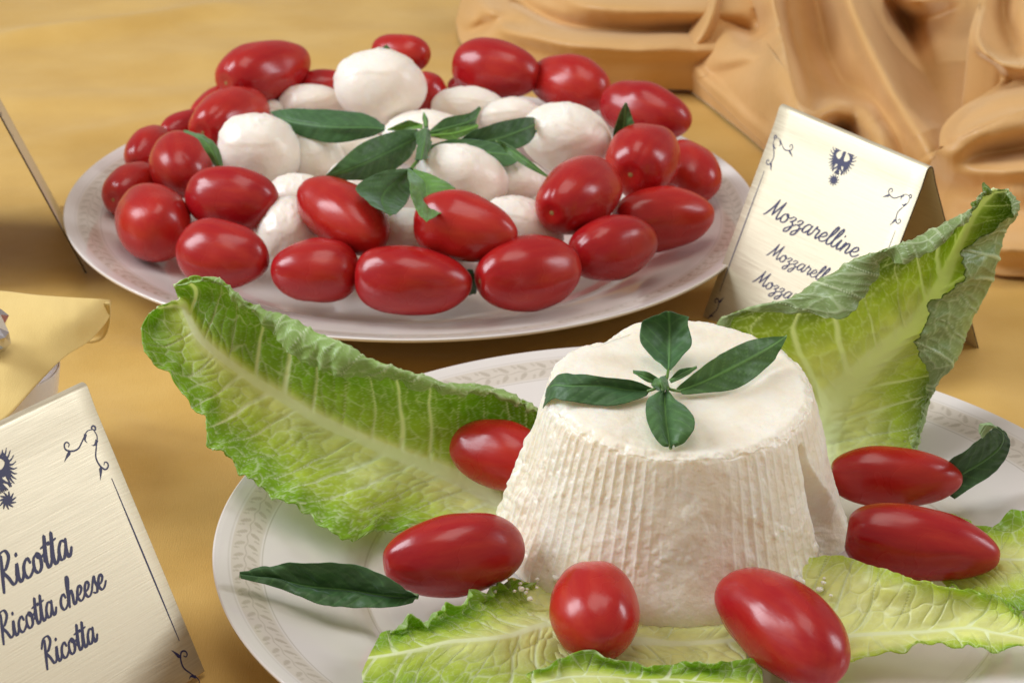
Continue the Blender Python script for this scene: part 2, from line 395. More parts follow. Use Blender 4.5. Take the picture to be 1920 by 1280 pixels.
# ------------------------------------------------------------------ mozzarella balls
def mozz(px, py, z, a, b, ang, label, seed, pucker=None):
    C = U(px, py, z); d = depth(C); A = a*d/F; B = b*d/F
    n, m = 60, 90
    ph = np.linspace(0, PI, n); th = np.linspace(0, 2*PI, m, endpoint=False); PH, TH = np.meshgrid(ph, th, indexing='ij')
    D = np.stack([np.sin(PH)*np.cos(TH), np.sin(PH)*np.sin(TH), np.cos(PH)], -1)
    k = unit(pucker if pucker is not None else (.2*math.sin(seed*2.3)-.35, .3*math.cos(seed), .85)); dk = D@k
    e1 = unit(np.cross(k, (0, 1, .2))); e2 = np.cross(k, e1); al = np.arctan2(D@e2, D@e1)
    r = 1+.04*fbm(D*1.4+seed*7, seed, 2)+.008*fbm(D*5+seed, seed, 2)
    near = sstep(.45, 1., dk)
    rid = np.abs(vnoise(np.stack([D@e1*5+1.3*vnoise(D*3, seed), D@e2*2.0, dk*0+seed], -1), seed+5))
    r = r + near*(.03*sstep(.3, 0, rid) + .022*fbm(D*7, seed+3, 3)) - .03*sstep(.93, 1, dk)
    # skin edge: a slightly raised flap line
    flap = sstep(.02, -.02, dk-(.38+.12*np.sin(al*2+seed)+.05*np.sin(5*al))); r = r+.022*(1-flap)+.012*sstep(.25, .0, np.abs(vnoise(np.stack([D@e1*1.6, D@e2*1.6, dk*2.4+seed*3], -1), seed+40)))*sstep(-.2, .3, dk)
    an = math.radians(ang); u = math.cos(an)*CX-math.sin(an)*CY; w_ = math.sin(an)*CX+math.cos(an)*CY
    Q = D*r[..., None]; 
    P = (Q@u)[..., None]*u*A + (Q@w_)[..., None]*w_*B + (Q@FWD)[..., None]*FWD*(A+B)/2
    t = empty('mozzarella_ball', C, label, 'mozzarella', 'mozzarella balls heaped on the rear plate')
    grid('cheese', P, M_mozz, t, wrapj=True)
    return t
ML = [
 (713,163,4.6,87,70,5,'largest mozzarella ball, topmost at the back of the heap'),
 (487,283,4.2,80,69,20,'leftmost big mozzarella ball, touching the tip of the long upper left basil leaf'),
 (867,333,4.5,87,60,14,'mozzarella ball in the middle of the heap with a crinkled white top'),
 (1062,260,4.6,86,67,12,'mozzarella ball at the right of the heap, beside the right tomatoes'),
 (585,195,3.0,64,36,0,'flat looking mozzarella ball left behind the tallest one'),
 (590,305,3.3,60,56,40,'mozzarella ball tucked behind the right side of the leftmost one'),
 (878,205,3.2,70,42,4,'mozzarella ball at the back, under the smooth tomato'),
 (960,220,3.1,62,36,0,'mozzarella ball between the back tomatoes and the right ball'),
 (975,352,3.6,60,52,20,'mozzarella ball right behind the crinkled one, crossed by a thin basil leaf'),
 (562,378,3.1,66,52,10,'mozzarella ball showing above the slanting bright red tomato, left'),
 (545,440,2.8,70,62,80,'mozzarella ball in the gap between the front left tomatoes'),
 (765,448,3.0,82,56,0,'mozzarella ball in the front gap beneath the drooping basil leaf'),
 (980,430,3.1,82,58,20,'mozzarella ball in the front right gap above the scarred tomato'),
 (648,292,2.9,82,56,0,'mozzarella ball lying under the long upper left basil leaf'),
 (800,262,2.8,86,54,0,'mozzarella ball beneath the basil stem in the middle'),
 (690,352,2.9,84,56,0,'mozzarella ball under the central dark basil leaf'),
 (855,500,2.3,58,50,0,'mozzarella ball in the shade between two front tomatoes'),
 (508,207,2.8,34,20,0,'small mozzarella ball peeping behind the leftmost mozzarella'),
 (905,305,2.9,76,52,0,'mozzarella ball beneath the right basil leaves'),
 (1005,380,3.2,34,22,30,'small wet white mozzarella piece against the scarred right tomato'),
]
for i, (px, py, z, a, b, an, lab) in enumerate(ML): mozz(px, py, z, a, b, an, lab, i)

# ------------------------------------------------------------------ leaves built on a net of control points
def surf(ctrl, rib, nu, nv):
    ctrl = np.asarray(ctrl, float); S = crom(crom(ctrl, nu, 0), nv, 1)
    nc = ctrl.shape[1]; c = np.linspace(0, nc-1, nv); v = np.where(c < rib, (c-rib)/rib, (c-rib)/(nc-1-rib))
    return S, v
def normals(S):
    du = np.gradient(S, axis=0); dv = np.gradient(S, axis=1); n = np.cross(du, dv)
    return n/(np.linalg.norm(n, axis=-1, keepdims=True)+1e-9)
def push(pts, amount):                                                    # along the view ray
    d = unit(np.asarray(pts)-[0, 0, CH]); return np.asarray(pts)+d*amount
def lettuce(name_label, ctrl, rib, seed=0, nu=300, nv=190, yellow=0.0, flip=False, ruffle=.16, cell=.62, pale=None, vein_sp=1.05, ribw=.38, blister=.05, cuph=1.0, teeth=1.0, dark=1.0, grad=.40, vw=1.0, rgt=0., wave=0.):
    S, v = surf(ctrl, rib, nu, nv)
    jr = int(round(np.argmin(np.abs(v)))); 
    # ragged edges: pull the outermost parts in or out
    u = np.linspace(0, 1, nu)
    seg = np.linalg.norm(np.diff(S[:, jr], axis=0), axis=1); s = np.concatenate([[0], np.cumsum(seg)]); SS = s[:, None]+0*v
    vv = np.repeat(v[None], nu, 0).copy()
    for sg in (-1, 1):
        e = .06*n2(s*1.1, sg*5., seed, 3)+.035*teeth*np.abs(((s*2.2+.7*n2(s*.8, 2., seed+1)) % 1.)-.5)+.012*n2(s*7, sg*3., seed+4, 2)
        mlt = 1-np.maximum(e+.03, 0)
        k = np.sign(v) == sg
        vv[:, k] = v[k]*(1-(1-mlt[:, None])*sstep(.5, 1, np.abs(v[k])))
    cidx = np.interp(vv.ravel(), v, np.arange(nv)).reshape(vv.shape); j0 = np.clip(cidx.astype(int), 0, nv-2); f = (cidx-j0)[..., None]
    ii = np.arange(nu)[:, None]
    S = S[ii, j0]*(1-f)+S[ii, j0+1]*f
    dw = np.linalg.norm(np.diff(S, axis=1), axis=-1); cw = np.concatenate([np.zeros((nu, 1)), np.cumsum(dw, 1)], 1); Wd = cw-cw[:, jr:jr+1]
    aw = np.abs(Wd); wmax = np.where(v < 0, aw[:, :1], aw[:, -1:]); L = s[-1]
    # veins
    warp = .35*n2(SS*.45, Wd*.45+9, seed+2, 2)
    side = np.sign(v)[None]+0*SS
    q = SS - .55*aw**.85*(1-.3*SS/L) - .10*aw*aw*.35 + warp*np.minimum(aw*.6, 1) + np.where(side > 0, .45*vein_sp, 0)
    kq = q/vein_sp; jit = .22*np.sin(np.floor(kq+.5)*12.9+seed)
    dq = np.abs(kq-np.floor(kq+.5)-jit*.6)*vein_sp
    thick = vw*(.085+.06*np.sin(np.floor(kq+.5)*7.7+seed*2))*np.clip(1.12-aw/np.maximum(wmax, .5), .12, 1)
    sec = sstep(thick, thick*.35, dq)
    hal = sstep(.42*(1-aw/np.maximum(wmax, .5))+.1, 0, dq)
    wx = .35*n2(SS*1.1, Wd*1.1, seed+5, 2); wy = .35*n2(SS*1.1+31, Wd*1.1, seed+6, 2)
    f1, f2 = voronoi((q+wx)/cell, (Wd*.72+wy)/cell, seed); ter = sstep(.11, .02, f2-f1)
    f1b, f2b = voronoi((q+wx)/cell*2.6, (Wd+wy)/cell*2.6, seed+9); qua = sstep(.12, .02, f2b-f1b)*.35
    rw = ribw*(1-.80*(SS/L)**.8)+.02; ribm = sstep(rw*1.15, rw*.6, aw); ribh = sstep(rw*2.6, rw*.6, aw)
    fade = sstep(.0, .5, aw)
    vein = np.clip(np.maximum.reduce([sec, ter*.55*fade, qua*.9*fade]), 0, 1)
    # shape
    N = normals(S); side_t = sstep(.45, 1, np.abs(vv))
    toward = float(-(N[nu//5:4*nu//5, jr-4:jr+5].mean((0, 1))@FWD)); flip = toward < 0
    if flip: N = -N
    disp = blister*(np.clip(f2-f1, 0, .5)*1.4)*fade*cuph - .05*sec*fade - .02*ter*fade + .03*ribh
    disp = disp+.10*n2(SS*.8, Wd*.8, seed+11, 2)*fade
    disp = disp+ruffle*side_t*(n2(SS*1.5, side*3.+0*SS, seed+12, 2)+.55*np.sin(SS*4.2+side+2*n2(SS*.5, side, seed+13))+.35*sstep(.75, 1, np.abs(vv))*np.sin(SS*9+3*n2(SS*1.1, side, seed+14)))
    disp = disp+wave*(.4+.6*side_t)*n2(SS*.9+3, Wd*.7, seed+31, 2)+wave*.6*sstep(.6, 1, np.abs(vv))*np.sin(SS*6+4*n2(SS*.7, side, seed+33))
    S = S+N*disp[..., None]
    # colour
    g = sstep(.0, .85, (aw/np.maximum(wmax, .5))*.75+grad*(SS/L)-.05+rgt*(v[None] > 0)*sstep(.1, .6, aw)+.16*n2(SS*.6, Wd*.6, seed+20, 3)-yellow)
    pal = np.array([.88, .87, .42]); mid = np.array([.60, .70, .10]); dk = np.array([.29, .50, .030])*dark
    c = pal+(mid-pal)*sstep(0, .5, g)[..., None]; c = c+(dk-c)*(sstep(.4, 1., g)*.95)[..., None]
    blot = .5+.5*n2(SS*2.4, Wd*2.4, seed+21, 3); c = c*(.80+.38*blot)[..., None]
    c = c*(1-.22*(1-np.clip((f2-f1)*2.2, 0, 1))*0)[..., None]
    vc = np.array([.96, .98, .82]); vcl = c*1.0+(vc-c)*.96
    c = c+(vcl-c)*vein[..., None]; c = c+(np.array([.60, .66, .30])-c)*(hal*.10*fade*(1-g*.6))[..., None]
    rc = np.array([.93, .94, .74]); c = c+(rc-c)*np.clip(ribm*.9+ribh*.35, 0, 1)[..., None]
    o = grid('romaine_leaf', S, [M_let, M_letb], None, col=c, flip=flip)
    solid(o, .045, 0, 1)
    tag(o, name_label, 'lettuce leaf', 'romaine lettuce leaves under the ricotta')
    # put origin at its root
    return o
def station(rib, L, crest, fold, zr, zl, zc, zf, bowR=.8, bowL=.4):
    """edge L .. rib .. crest .. folded edge, each (px,py) with height; bow pushes the middle away from the viewer"""
    r, l, c, f = U(*rib, zr), U(*L, zl), U(*crest, zc), U(*fold, zf)
    out = [l, push(l*.66+r*.34, bowL), push(l*.3+r*.7, bowL*.7), r, push(r*.72+c*.28, bowR*.8), push(r*.38+c*.62, bowR), push(r*.10+c*.90, bowR*.5), c, push(c*.6+f*.4, -.35), f]
    return out
# A: the tall leaf leaning out over the left rim of the front plate
A_ = [((1010,985),(960,1050),(1045,790),(1050,800),1.3,1.0,3.6,3.5),
      ((900,920),(800,1015),(985,752),(985,765),1.5,1.2,4.5,4.3),
      ((820,882),(712,1000),(915,722),(905,745),1.9,1.5,5.0,4.7),
      ((740,852),(642,1015),(835,716),(820,740),2.3,2.1,5.5,5.0),
      ((667,820),(565,962),(755,695),(740,716),2.8,2.5,6.0,5.3),
      ((592,785),(490,930),(675,662),(665,712),3.4,2.9,6.5,5.5),
      ((526,745),(440,880),(605,628),(595,694),4.0,3.3,6.9,5.8),
      ((463,706),(393,838),(535,592),(528,655),4.7,3.9,7.2,6.2),
      ((410,668),(370,775),(482,574),(486,606),5.4,4.6,7.5,6.9),
      ((372,630),(318,712),(448,548),(450,580),6.0,5.2,7.9,7.4),
      ((352,592),(268,668),(410,522),(425,545),6.5,5.8,8.2,7.9),
      ((345,572),(266,618),(365,521),(380,530),6.8,6.3,8.3,8.1),
      ((335,560),(285,580),(325,535),(330,537),7.1,6.9,7.8,7.8)]
lettuce('tall romaine leaf with a thick pale rib leaning over the front plate left rim', [station(*a) for a in A_], 3, seed=3, yellow=.09, vein_sp=1.08, ruffle=.16, vw=1.15, cell=.5, rgt=.33, ribw=.42)
# B: the leaf standing behind the ricotta on the right
def stationB(l_fold, l_crest, rib, r_crest, r_fold, zlf, zlc, zr, zrc, zrf, bow=.7):
    l_crest = (l_crest[0]+4, l_crest[1]+11)
    lf, lc, r, rc, rf = U(*l_fold, zlf), U(*l_crest, zlc), U(*rib, zr), U(*r_crest, zrc), U(*r_fold, zrf)
    return [lf, push(lf*.5+lc*.5, -.3), lc, push(lc*.75+r*.25, bow), push(lc*.35+r*.65, bow*.8), r, push(rc*.4+r*.6, bow*.6), push(rc*.8+r*.2, bow*.4), rc, push(rf*.5+rc*.5, -.25), rf]
B_ = [((1450,860),(1420,850),(1520,900),(1715,850),(1700,860),1.5,1.5,1.2,1.4,1.4),
      ((1352,700),(1335,690),(1540,800),(1724,815),(1718,815),3.0,3.2,1.8,2.0,2.1),
      ((1362,620),(1343,600),(1562,755),(1738,766),(1728,766),5.0,5.2,2.5,2.7,2.8),
      ((1405,584),(1395,572),(1600,712),(1752,722),(1742,720),6.4,6.6,3.2,3.5,3.6),
      ((1500,592),(1470,548),(1640,672),(1790,685),(1733,690),7.0,7.5,4.0,4.3,4.6),
      ((1590,594),(1535,511),(1685,632),(1812,625),(1714,655),7.6,8.4,4.9,5.3,5.6),
      ((1643,540),(1592,481),(1722,595),(1835,572),(1722,610),8.4,9.1,5.8,6.3,6.5),
      ((1655,492),(1650,459),(1748,555),(1858,528),(1740,566),9.1,9.8,6.7,7.3,7.4),
      ((1708,498),(1708,435),(1770,511),(1871,492),(1792,530),9.6,10.4,7.8,8.3,8.3),
      ((1768,462),(1768,408),(1795,450),(1884,440),(1800,478),10.4,10.9,8.8,9.2,9.2),
      ((1808,413),(1822,378),(1817,402),(1903,408),(1860,428),11.1,11.3,9.8,10.1,10.0),
      ((1832,376),(1833,358),(1840,372),(1911,385),(1893,408),11.5,11.5,10.7,10.9,10.8),
      ((1850,349),(1852,349),(1866,353),(1888,356),(1892,362),11.6,11.6,11.4,11.3,11.3)]
lettuce('dark topped romaine leaf standing behind the ricotta with both sides folded in', [stationB(*a) for a in B_], 5, seed=11, yellow=.16, vein_sp=1.3, ruffle=.12, dark=.50, ribw=.9, grad=.75, vw=1.5)
# C, D, E, F: the leaves lying flat under and before the ricotta
def flatrow(pts): return [U(x, y, z) for x, y, z in pts]
C_ = [flatrow([(1010,1090,1.5),(990,1120,1.3),(1010,1140,1.3),(1080,1150,1.1),(1120,1180,1.),(1180,1210,.9),(1250,1260,.9)]),
      flatrow([(960,1085,1.9),(930,1110,1.5),(950,1150,1.4),(1000,1180,1.4),(1020,1230,1.3),(1080,1280,1.2),(1120,1350,1.1)]),
      flatrow([(900,1110,2.1),(880,1145,1.7),(900,1175,1.9),(930,1195,2.0),(930,1240,1.8),(960,1300,1.5),(980,1380,1.4)]),
      flatrow([(830,1150,2.5),(810,1165,2.1),(820,1190,2.2),(840,1205,2.3),(820,1250,2.1),(830,1310,1.9),(840,1380,1.8)]),
      flatrow([(770,1165,2.7),(750,1180,2.4),(750,1205,2.5),(750,1225,2.6),(740,1260,2.4),(740,1310,2.2),(745,1370,2.1)]),
      flatrow([(725,1180,2.6),(715,1190,2.5),(700,1215,2.6),(690,1235,2.6),(680,1262,2.5),(690,1300,2.4),(700,1350,2.3)])]
lettuce('frilly romaine leaf at the bottom edge, left of the round tomato', C_, 3, seed=21, yellow=.05, vein_sp=1.1, wave=.22, ruffle=.24, ribw=.16, nu=240, nv=200)
D_ = [flatrow([(950,1080,1.35),(965,1120,1.3),(1000,1170,1.25),(1040,1230,1.2),(1060,1300,1.2)]),
      flatrow([(1060,1110,1.3),(1085,1150,1.2),(1110,1200,1.2),(1125,1250,1.2),(1120,1300,1.2)]),
      flatrow([(1170,1130,1.3),(1180,1160,1.2),(1190,1205,1.2),(1200,1245,1.3),(1200,1300,1.3)]),
      flatrow([(1280,1150,1.2),(1280,1180,1.2),(1280,1210,1.3),(1285,1240,1.5),(1285,1290,1.4)]),
      flatrow([(1400,1120,1.2),(1400,1150,1.2),(1400,1200,1.3),(1400,1240,1.5),(1400,1300,1.4)])]
lettuce('pale romaine base lying under the front of the ricotta between two tomatoes', D_, 2, seed=31, yellow=.55, vein_sp=1.3, ruffle=.05, ribw=.5, nu=160, nv=130)
D2_ = [flatrow([(985,1262,1.9),(990,1272,1.8),(1000,1285,1.7),(1010,1340,1.5)]),
      flatrow([(1045,1236,2.2),(1050,1254,1.9),(1060,1272,1.8),(1060,1330,1.6)]),
      flatrow([(1120,1222,2.4),(1125,1246,2.0),(1130,1270,2.0),(1130,1330,1.8)]),
      flatrow([(1190,1245,2.1),(1195,1258,1.9),(1200,1275,1.9),(1200,1330,1.8)]),
      flatrow([(1260,1243,2.2),(1262,1260,2.0),(1262,1275,1.9),(1262,1330,1.8)]),
      flatrow([(1320,1232,2.4),(1322,1255,2.0),(1322,1280,2.0),(1322,1340,1.8)]),
      flatrow([(1380,1240,2.2),(1380,1262,2.0),(1385,1285,1.9),(1385,1340,1.8)]),
      flatrow([(1425,1250,2.0),(1430,1270,1.9),(1430,1290,1.8),(1430,1340,1.8)])]
lettuce('green frilled lettuce edge along the bottom of the picture before the ricotta', D2_, 2, seed=35, yellow=.0, vein_sp=.8, wave=.16, ruffle=.16, ribw=.01, nu=240, nv=110, teeth=2)
E_ = [flatrow([(1450,1045,2.2),(1450,1090,1.8),(1450,1140,1.4),(1450,1200,1.2),(1450,1260,1.1)]),
      flatrow([(1570,1040,2.6),(1580,1085,2.2),(1580,1140,1.7),(1570,1195,1.4),(1560,1255,1.2)]),
      flatrow([(1660,1062,3.0),(1670,1100,2.6),(1670,1140,2.0),(1665,1190,1.6),(1665,1225,1.5)]),
      flatrow([(1740,1088,3.1),(1750,1110,2.7),(1755,1150,2.2),(1750,1185,1.8),(1750,1210,1.9)]),
      flatrow([(1810,1098,3.1),(1825,1120,2.7),(1830,1150,2.3),(1820,1180,2.1),(1820,1215,2.0)]),
      flatrow([(1870,1115,2.9),(1885,1140,2.6),(1885,1165,2.4),(1870,1190,2.3),(1860,1222,2.2)]),
      flatrow([(1915,1145,2.7),(1925,1165,2.5),(1930,1180,2.4),(1925,1200,2.4),(1915,1215,2.3)])]
lettuce('yellow green romaine leaf lying to the right, before the long right tomato', E_, 3, seed=41, yellow=.45, vein_sp=1.2, wave=.12, ruffle=.10, ribw=.10, nu=260, nv=150)
G_ = [flatrow([(1700,960,1.5),(1720,1000,1.4),(1740,1050,1.4),(1760,1085,1.4),(1780,1110,1.4)]),
      flatrow([(1790,962,1.9),(1810,1000,1.7),(1820,1045,1.6),(1830,1085,1.6),(1840,1120,1.6)]),
      flatrow([(1850,985,2.1),(1870,1010,1.9),(1880,1050,1.9),(1890,1100,1.9),(1895,1140,1.8)]),
      flatrow([(1900,962,2.4),(1925,1000,2.2),(1935,1050,2.1),(1940,1110,2.1),(1945,1150,2.0)]),
      flatrow([(1960,955,2.6),(1985,1000,2.4),(2000,1050,2.3),(2000,1120,2.2),(2000,1180,2.1)])]
lettuce('light green lettuce leaf at the right edge beyond the long tomato tip', G_, 2, seed=51, yellow=.25, vein_sp=1.0, wave=.16, ruffle=.14, ribw=.12, nu=160, nv=150)

# ------------------------------------------------------------------ ricotta
RC = (5.42, 69.5); ZT = 6.45; RT = 4.14; TILT = (.34, .50)
def top_z(px, py):                     # height of the sloping ricotta top under a place of the photograph
    z = ZT
    for _ in range(8): z = ZT+TILT[0]+TILT[1]*(U(px, py, z)[1]-RC[1])/RT
    return z
def ricotta():
    C = np.array([*RC, 0]); Z0, RB = .75, 5.78
    nt_, nr, ns = 900, 90, 330
    th = np.linspace(0, 2*PI, nt_, endpoint=False)
    rows = []
    # rows: 0..nr top disc, then rounded rim and side
    q = np.concatenate([np.linspace(0.0, 1, nr)[:-1], 1+np.linspace(0, 1, ns)])
    Q, T = np.meshgrid(q, th, indexing='ij')
    top = np.clip(Q, 0, 1); side = np.clip(Q-1, 0, 1)
    # radius and height of the plain shape
    r = np.where(Q < 1, RT*top**.85, RT+(RB-RT)*(side**.95)); z = np.where(Q < 1, ZT, ZT-(ZT-Z0)*side)
    z = z + (1-side)*(TILT[0]+TILT[1]*r*np.sin(T)/RT)
    # rounding the top rim
    rr = .16
    z = z - rr*np.exp(-((Q-1)*(np.where(Q < 1, RT, ZT-Z0))/.16)**2)*.8
    # bulge above the foot, tucked in at the very bottom
    r = r + .12*np.exp(-((side-.86)/.1)**2)*(Q > 1) - .55*sstep(.90, 1.0, side)**2
    x, y = r*np.cos(T), r*np.sin(T); P3 = np.stack([x, y, z], -1)
    # basket ridges down the side: strong left, worn in front (front is theta=-90deg)
    ang = np.degrees(T); ang = np.where(ang > 180, ang-360, ang)
    nrid = 84; wob = .25*n2(T*3, side*3, 2, 2); phs = T*nrid+wob
    saw = np.abs(((phs/(2*PI)) % 1)-.5)*2; ridge = sstep(.66, .98, saw)
    wear = .10+.90*sstep(-95, -118, ang)*(ang < 0)+.55*sstep(-80, -62, ang)*(ang < 0)+.9*(ang >= 0)
    wear = wear*(.45+.75*sstep(-.4, .4, n2(T*5, side*4, 9, 3)))*sstep(.02, .08, side)*sstep(.95, .75, side)
    wear = np.clip(wear, 0, 1.1)*(Q > 1)
    dr = .062*ridge*wear
    # holes of the basket between ridges: little dents stacked in rows
    dr += -.028*wear*sstep(.5, .1, saw)*sstep(.2, .7, np.abs(((side*13+.5*np.floor(phs/(2*PI))) % 1)-.5)*2)
    sm = (Q > 1)
    dr += sm*(.06*fbm(P3*1.0, 3, 2)+.022*fbm(P3*4.5, 13, 3)+.028*sstep(.25, .7, fbm(P3*np.array([3.4, 3.4, 1.5]), 17, 3))-.018*sstep(.35, .6, fbm(P3*np.array([5., 5., 2.2]), 19, 2)))
    # curd lumps and pits on the side
    f1, f2 = voronoi(T*14+n2(T*9, side*9, 4), side*13, 6); lump = sstep(.35, .1, f1)*sstep(.1, .5, n2(T*4, side*5, 14, 2)); dr += .03*sm*lump
    # crumbly rim
    rim = np.exp(-((Q-1)*np.where(Q < 1, 4.1, 5.7)/.22)**2)
    crumb = fbm(P3*3.2, 21, 3); cr2 = np.clip(fbm(P3*6.5, 22, 2), 0, 1)
    dr += rim*(.13*crumb+.05*cr2)
    left = sstep(-175, -150, ang)*(ang < 0)*0
    # rough shoulder on the left edge and the lumps hanging there
    lw = np.exp(-((np.abs(ang)-178)/16)**2)
    dr += sm*lw*(.30*np.clip(fbm(P3*1.6, 31, 3), -.2, 1)*sstep(.2, .5, side)+.16*sstep(.45, .65, side))
    # gash on the right: a slit from the shoulder that opens into a torn hollow
    a0, hw = -35., 1.5+17*sstep(.15, .8, side)
    inside = sstep(a0-.4, a0+.4, ang)*sstep(a0+hw*1.6+2, a0+hw*.9, ang)*sm*sstep(.10, .2, side)
    torn = 1.5*inside*(.6+.4*sstep(.1, .6, side))
    dr += -torn + inside*(.34*np.clip(fbm(P3*2.6, 41, 3), -1, 1)+.12*fbm(P3*6, 44, 2))*sstep(.2, .5, side)
    bite = np.exp(-((ang+33)/11)**2-((side-.85)/.17)**2)*sm
    dr += bite*(.55*np.clip(fbm(P3*1.9, 42, 3)+.25, 0, 1)+.2*np.clip(fbm(P3*5, 43, 2), -.3, 1))
    r2 = r+dr
    # top surface: gently uneven with chipped back left edge
    inn = (1-sstep(.93, 1., Q))*(Q <= 1)
    z = z + (Q <= 1)*(.035*fbm(P3*1.1, 51, 3)+.018*fbm(P3*5, 52, 2)*sstep(.3, 1, Q)) + rim*.10*fbm(P3*3, 53, 3)
    chip = np.exp(-((ang-128)/15)**2)*sstep(.70, 1.0, Q)*np.where(Q > 1, np.exp(-(side/.10)**2), 1)
    z = z - .30*chip*(.8+.5*crumb); r2 = r2 - .28*chip*(Q > .8)
    c2 = np.exp(-((ang-105)/9)**2)*sstep(.78, 1.0, Q)*np.where(Q > 1, np.exp(-(side/.10)**2), 1); z = z+.06*c2
    c3 = np.exp(-((ang+165)/20)**2)*sstep(.80, 1.0, Q)*np.where(Q > 1, np.exp(-(side/.10)**2), 1); z = z-.12*c3*(1+crumb)
    low = -.10*sstep(-60, -120, ang)*0
    P = np.stack([r2*np.cos(T), r2*np.sin(T), z], -1)
    t = grid('ricotta_cheese', P, M_ric, None, wrapj=True, flip=False, loc=C)
    tag(t, 'white truncated cone of ricotta with basket ridges, topped by a basil sprig', 'ricotta')
    return t
ricotta()
def crumbs():                                                             # loose curds round the foot of the ricotta
    V = []; Fq = []
    for k in range(45):
        cl = random.choice([0, 0, 1, 2])
        if cl == 0: c = U(random.gauss(1540, 28), random.gauss(1075, 22), 1.7+random.random()*.5)
        elif cl == 1: c = U(random.gauss(985, 28), random.gauss(1110, 14), 1.7+random.random()*.2)
        else: c = U(random.gauss(955, 12), random.gauss(960, 25), 1.6+random.random()*.4)
        n, m = 7, 9; s = .06+.16*random.random()**2; b0 = len(V)
        for i in range(n):
            for j in range(m):
                p = PI*i/(n-1); q = 2*PI*j/m; d = np.array([math.sin(p)*math.cos(q), math.sin(p)*math.sin(q), .7*math.cos(p)])
                V.append(c+d*s*(1+.35*float(vnoise(d*1.7+k*5))))
        for i in range(n-1):
            for j in range(m): Fq.append([b0+i*m+j, b0+(i+1)*m+j, b0+(i+1)*m+(j+1) % m, b0+i*m+(j+1) % m])
    o = mesh('ricotta_crumbs', V, None, M_ric, loops4=Fq); tag(o, 'loose white curds crumbled round the foot of the ricotta', 'cheese crumbs', kind='stuff')
crumbs()

# ------------------------------------------------------------------ basil
def basil_mesh(rows, seed, light=0., nu=60, nv=40, teeth=1., curl=.0, bumpy=.10):
    """rows: (left xyz, rib xyz, right xyz) world points from stalk to tip"""
    ctrl = []
    for l, m_, r in rows:
        ctrl.append([l, (l+m_)/2+np.array([0, 0, curl]), m_, (r+m_)/2+np.array([0, 0, curl]), r])
    S, v = surf(ctrl, 2, nu, nv)
    seg = np.linalg.norm(np.diff(S[:, nv//2], axis=0), axis=1); s = np.concatenate([[0], np.cumsum(seg)]); L = s[-1]
    SS = s[:, None]+0*v; dw = np.linalg.norm(np.diff(S, axis=1), axis=-1); cw = np.concatenate([np.zeros((nu, 1)), np.cumsum(dw, 1)], 1); W = cw-cw[:, nv//2:nv//2+1]; aw = np.abs(W)
    N = normals(S)
    tooth = .03*teeth*(((s*2.6+seed) % 1.)) 
    for j in (0, 1): S[:, j] += (S[:, j+2]-S[:, j])*tooth[:, None]*(2-j)
    for j in (nv-1, nv-2): S[:, j] += (S[:, j-2]-S[:, j])*tooth[:, None]*(2-(nv-1-j))
    q = (SS-.9*aw-.5*aw*aw*.4+.12*n2(SS*1.5, W*1.5, seed+8, 2)+(W > 0)*.2)/.52; dq = np.abs(q-np.floor(q+.5))*.52; sec = sstep(.05, .0, dq)*sstep(.0, .1, aw); mid = sstep(.05, .015, aw)
    puff = np.abs(q-np.floor(q+.5))*2
    disp = .018*puff*sstep(0, .25, aw) - .035*mid + bumpy*n2(SS*1.3, W*1.6, seed, 3)*sstep(0, .3, aw)
    S = S+N*disp[..., None]
    dk = np.array([.055, .140, .040]); lt = np.array([.18, .36, .04]); base = dk+(lt-dk)*light
    c = base*(1+.35*n2(SS*2, W*2, seed+2, 3))[..., None]
    vc = base*1.7+np.array([.05, .08, .02]); c = c+(vc-c)*np.clip(sec*.4+mid*.9, 0, 1)[..., None]
    return S, c
def basil(parent, rows, seed, label=None, light=0., name='leaf', **k):
    dz = (lambda p: top_z(p[0], p[1])-6.45) if (parent is not None and parent.get('_r')) else (lambda p: 0)
    R = [tuple(U(p[0], p[1], p[2]+dz(p)) for p in row) for row in rows]
    S, c = basil_mesh(R, seed, light, **k)
    N = normals(S); flip = float((N.mean((0, 1))@(-FWD))) < 0
    if parent is not None: S = S-np.asarray(parent['_o'])
    o = grid(name, S, [M_bas, M_basb] if True else None, parent, col=c, flip=flip)
    solid(o, .022, 0, 1)
    if label and parent is None: tag(o, label, 'basil leaf')
    return o
def tube(name, pts, r, m, parent=None, n=8, sub=6, off=(0, 0, 0)):
    P = crom(pts, (len(pts)-1)*sub+1); T = np.gradient(P, axis=0); T /= np.linalg.norm(T, axis=1, keepdims=True)
    up = np.array([.1, .2, 1.]); A = np.cross(T, up); A /= np.linalg.norm(A, axis=1, keepdims=True); B = np.cross(T, A)
    rr = np.interp(np.linspace(0, 1, len(P)), np.linspace(0, 1, len(np.atleast_1d(r))), np.atleast_1d(r)) if np.ndim(r) else np.full(len(P), r)
    a = np.linspace(0, 2*PI, n, endpoint=False)
    S = P[:, None]+rr[:, None, None]*(np.cos(a)[None, :, None]*A[:, None]+np.sin(a)[None, :, None]*B[:, None])-np.asarray(off)
    return grid(name, S, m, parent, wrapj=True)
